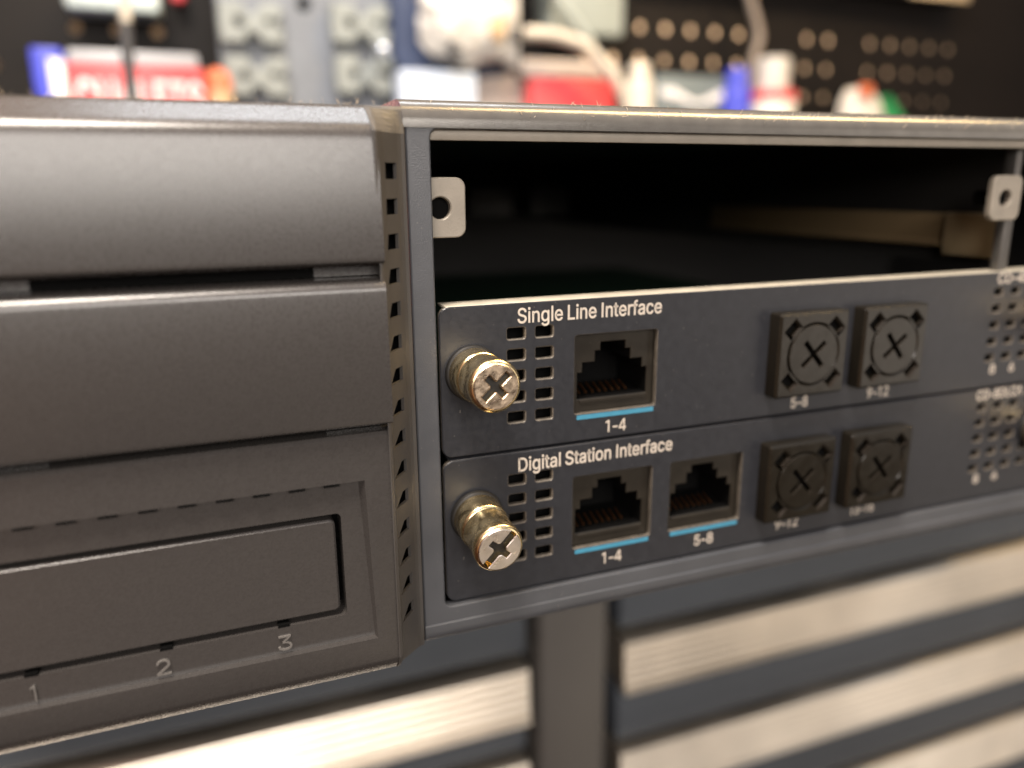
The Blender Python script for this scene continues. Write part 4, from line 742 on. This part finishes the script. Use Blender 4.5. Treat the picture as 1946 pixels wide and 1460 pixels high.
def bottle(x, y, r, zt, m, label, neck=None, capm=None, band=None, name='bottle'):
    t = thing(name, (x, y, ZS), label, 'bottle')
    nr = neck[0] if neck else r * 0.6
    sh = neck[1] if neck else zt - 6
    bm = bmesh.new(); lathe(bm, [(r * .95, ZS), (r, ZS + 2), (r, sh - 6), (r * .9, sh - 2), (nr, sh)], x, y, 28, 'z'); build('bottle_body', bm, m, t, smooth=40)
    bm = bmesh.new(); lathe(bm, [(nr, sh + 0.1), (nr * 1.02, sh + 1), (nr * 1.0, zt - 1), (nr * .9, zt)], x, y, 24, 'z'); build('bottle_cap', bm, capm or m, t, smooth=40)
    if band:
        bm = bmesh.new(); lathe(bm, [(r + .15, band[0]), (r + .15, band[1])], x, y, 28, 'z'); build('bottle_band', bm, band[2], t, smooth=40)
    return t
bottle(296, 455, 11.5, 77, 'cream_bottle', 'cream bottle standing right of the curved cable', (8, 66))
sb = thing('box', (336, 450, ZS), 'dark grey box with white handwriting standing left of the blue bottle', 'box')
bm = bmesh.new(); box(bm, 304, 370, 441, 462, ZS, 68, 1.5); build('box_body', bm, 'dark_card', sb, smooth=40)
pts = []
for i in range(64):
    t = i / 63; pts.append((308 + 58 * t + 2.2 * math.sin(i * 1.9), 440.6, 46 + (9 + 6 * math.sin(t * 7 + 0.8)) * (0.55 + 0.6 * math.sin(i * 2.6))))
tube('handwriting', pts, 1.5, 'white_card', sb)
bottle(375, 438, 11.8, 74, 'blue', 'tall blue bottle standing right of the dark box with handwriting', (8.5, 62))
bottle(411, 440, 19.5, 84, 'white_plastic', 'white bottle with a red band standing right of the blue bottle', (13, 56), None, (51, 58, 'red'))
tag(tube('strap', [(408, 478, 150), (412, 476, 130), (423, 474, 112), (418, 472, 96), (410, 470, 80), (408, 468, ZS)], 3.5, 'strap', None, (408, 468, ZS)), 'beige strap hanging on the pegboard above the white bottle', 'strap')
sq = thing('squeeze_tube', (512, 440, ZS), 'white squeeze tube with an orange tip leaning beside the last pegboard holes', 'tube')
bm = bmesh.new(); slab(bm, [(486, ZS), (528, ZS), (528, 40), (520, 55), (508, 64), (494, 64), (487, 52)], [], 430, 446, 4); build('tube_body', bm, ['white_plastic', 'white_plastic'], sq, smooth=60)
bm = bmesh.new(); box(bm, 492, 505, 426, 431, 55, 66, 2); build('tube_tip', bm, 'orange', sq, smooth=40)
bm = bmesh.new(); slab(bm, [(530, ZS), (560, ZS), (560, 34), (532, 59)], [], 434, 448, 1.5)
tag(build('packet', bm, ['green', 'green'], None, (545, 441, ZS), 40), 'green packet with a sloping top standing right of the white squeeze tube', 'packet')
# upper shelf whose front edge just shows
sh = thing('shelf', (400, 480, 127), 'upper shelf with a pale front edge above the pegboard holes', 'shelf')
bm = bmesh.new(); box(bm, 300, 662, 482, 504, 153, 176, 1); build('shelf_board', bm, 'peg', sh, smooth=40)
bm = bmesh.new(); box(bm, 588, 662, 479, 481.9, 151.5, 172, 0.8); build('shelf_edge', bm, 'shelf_wood', sh, smooth=40)
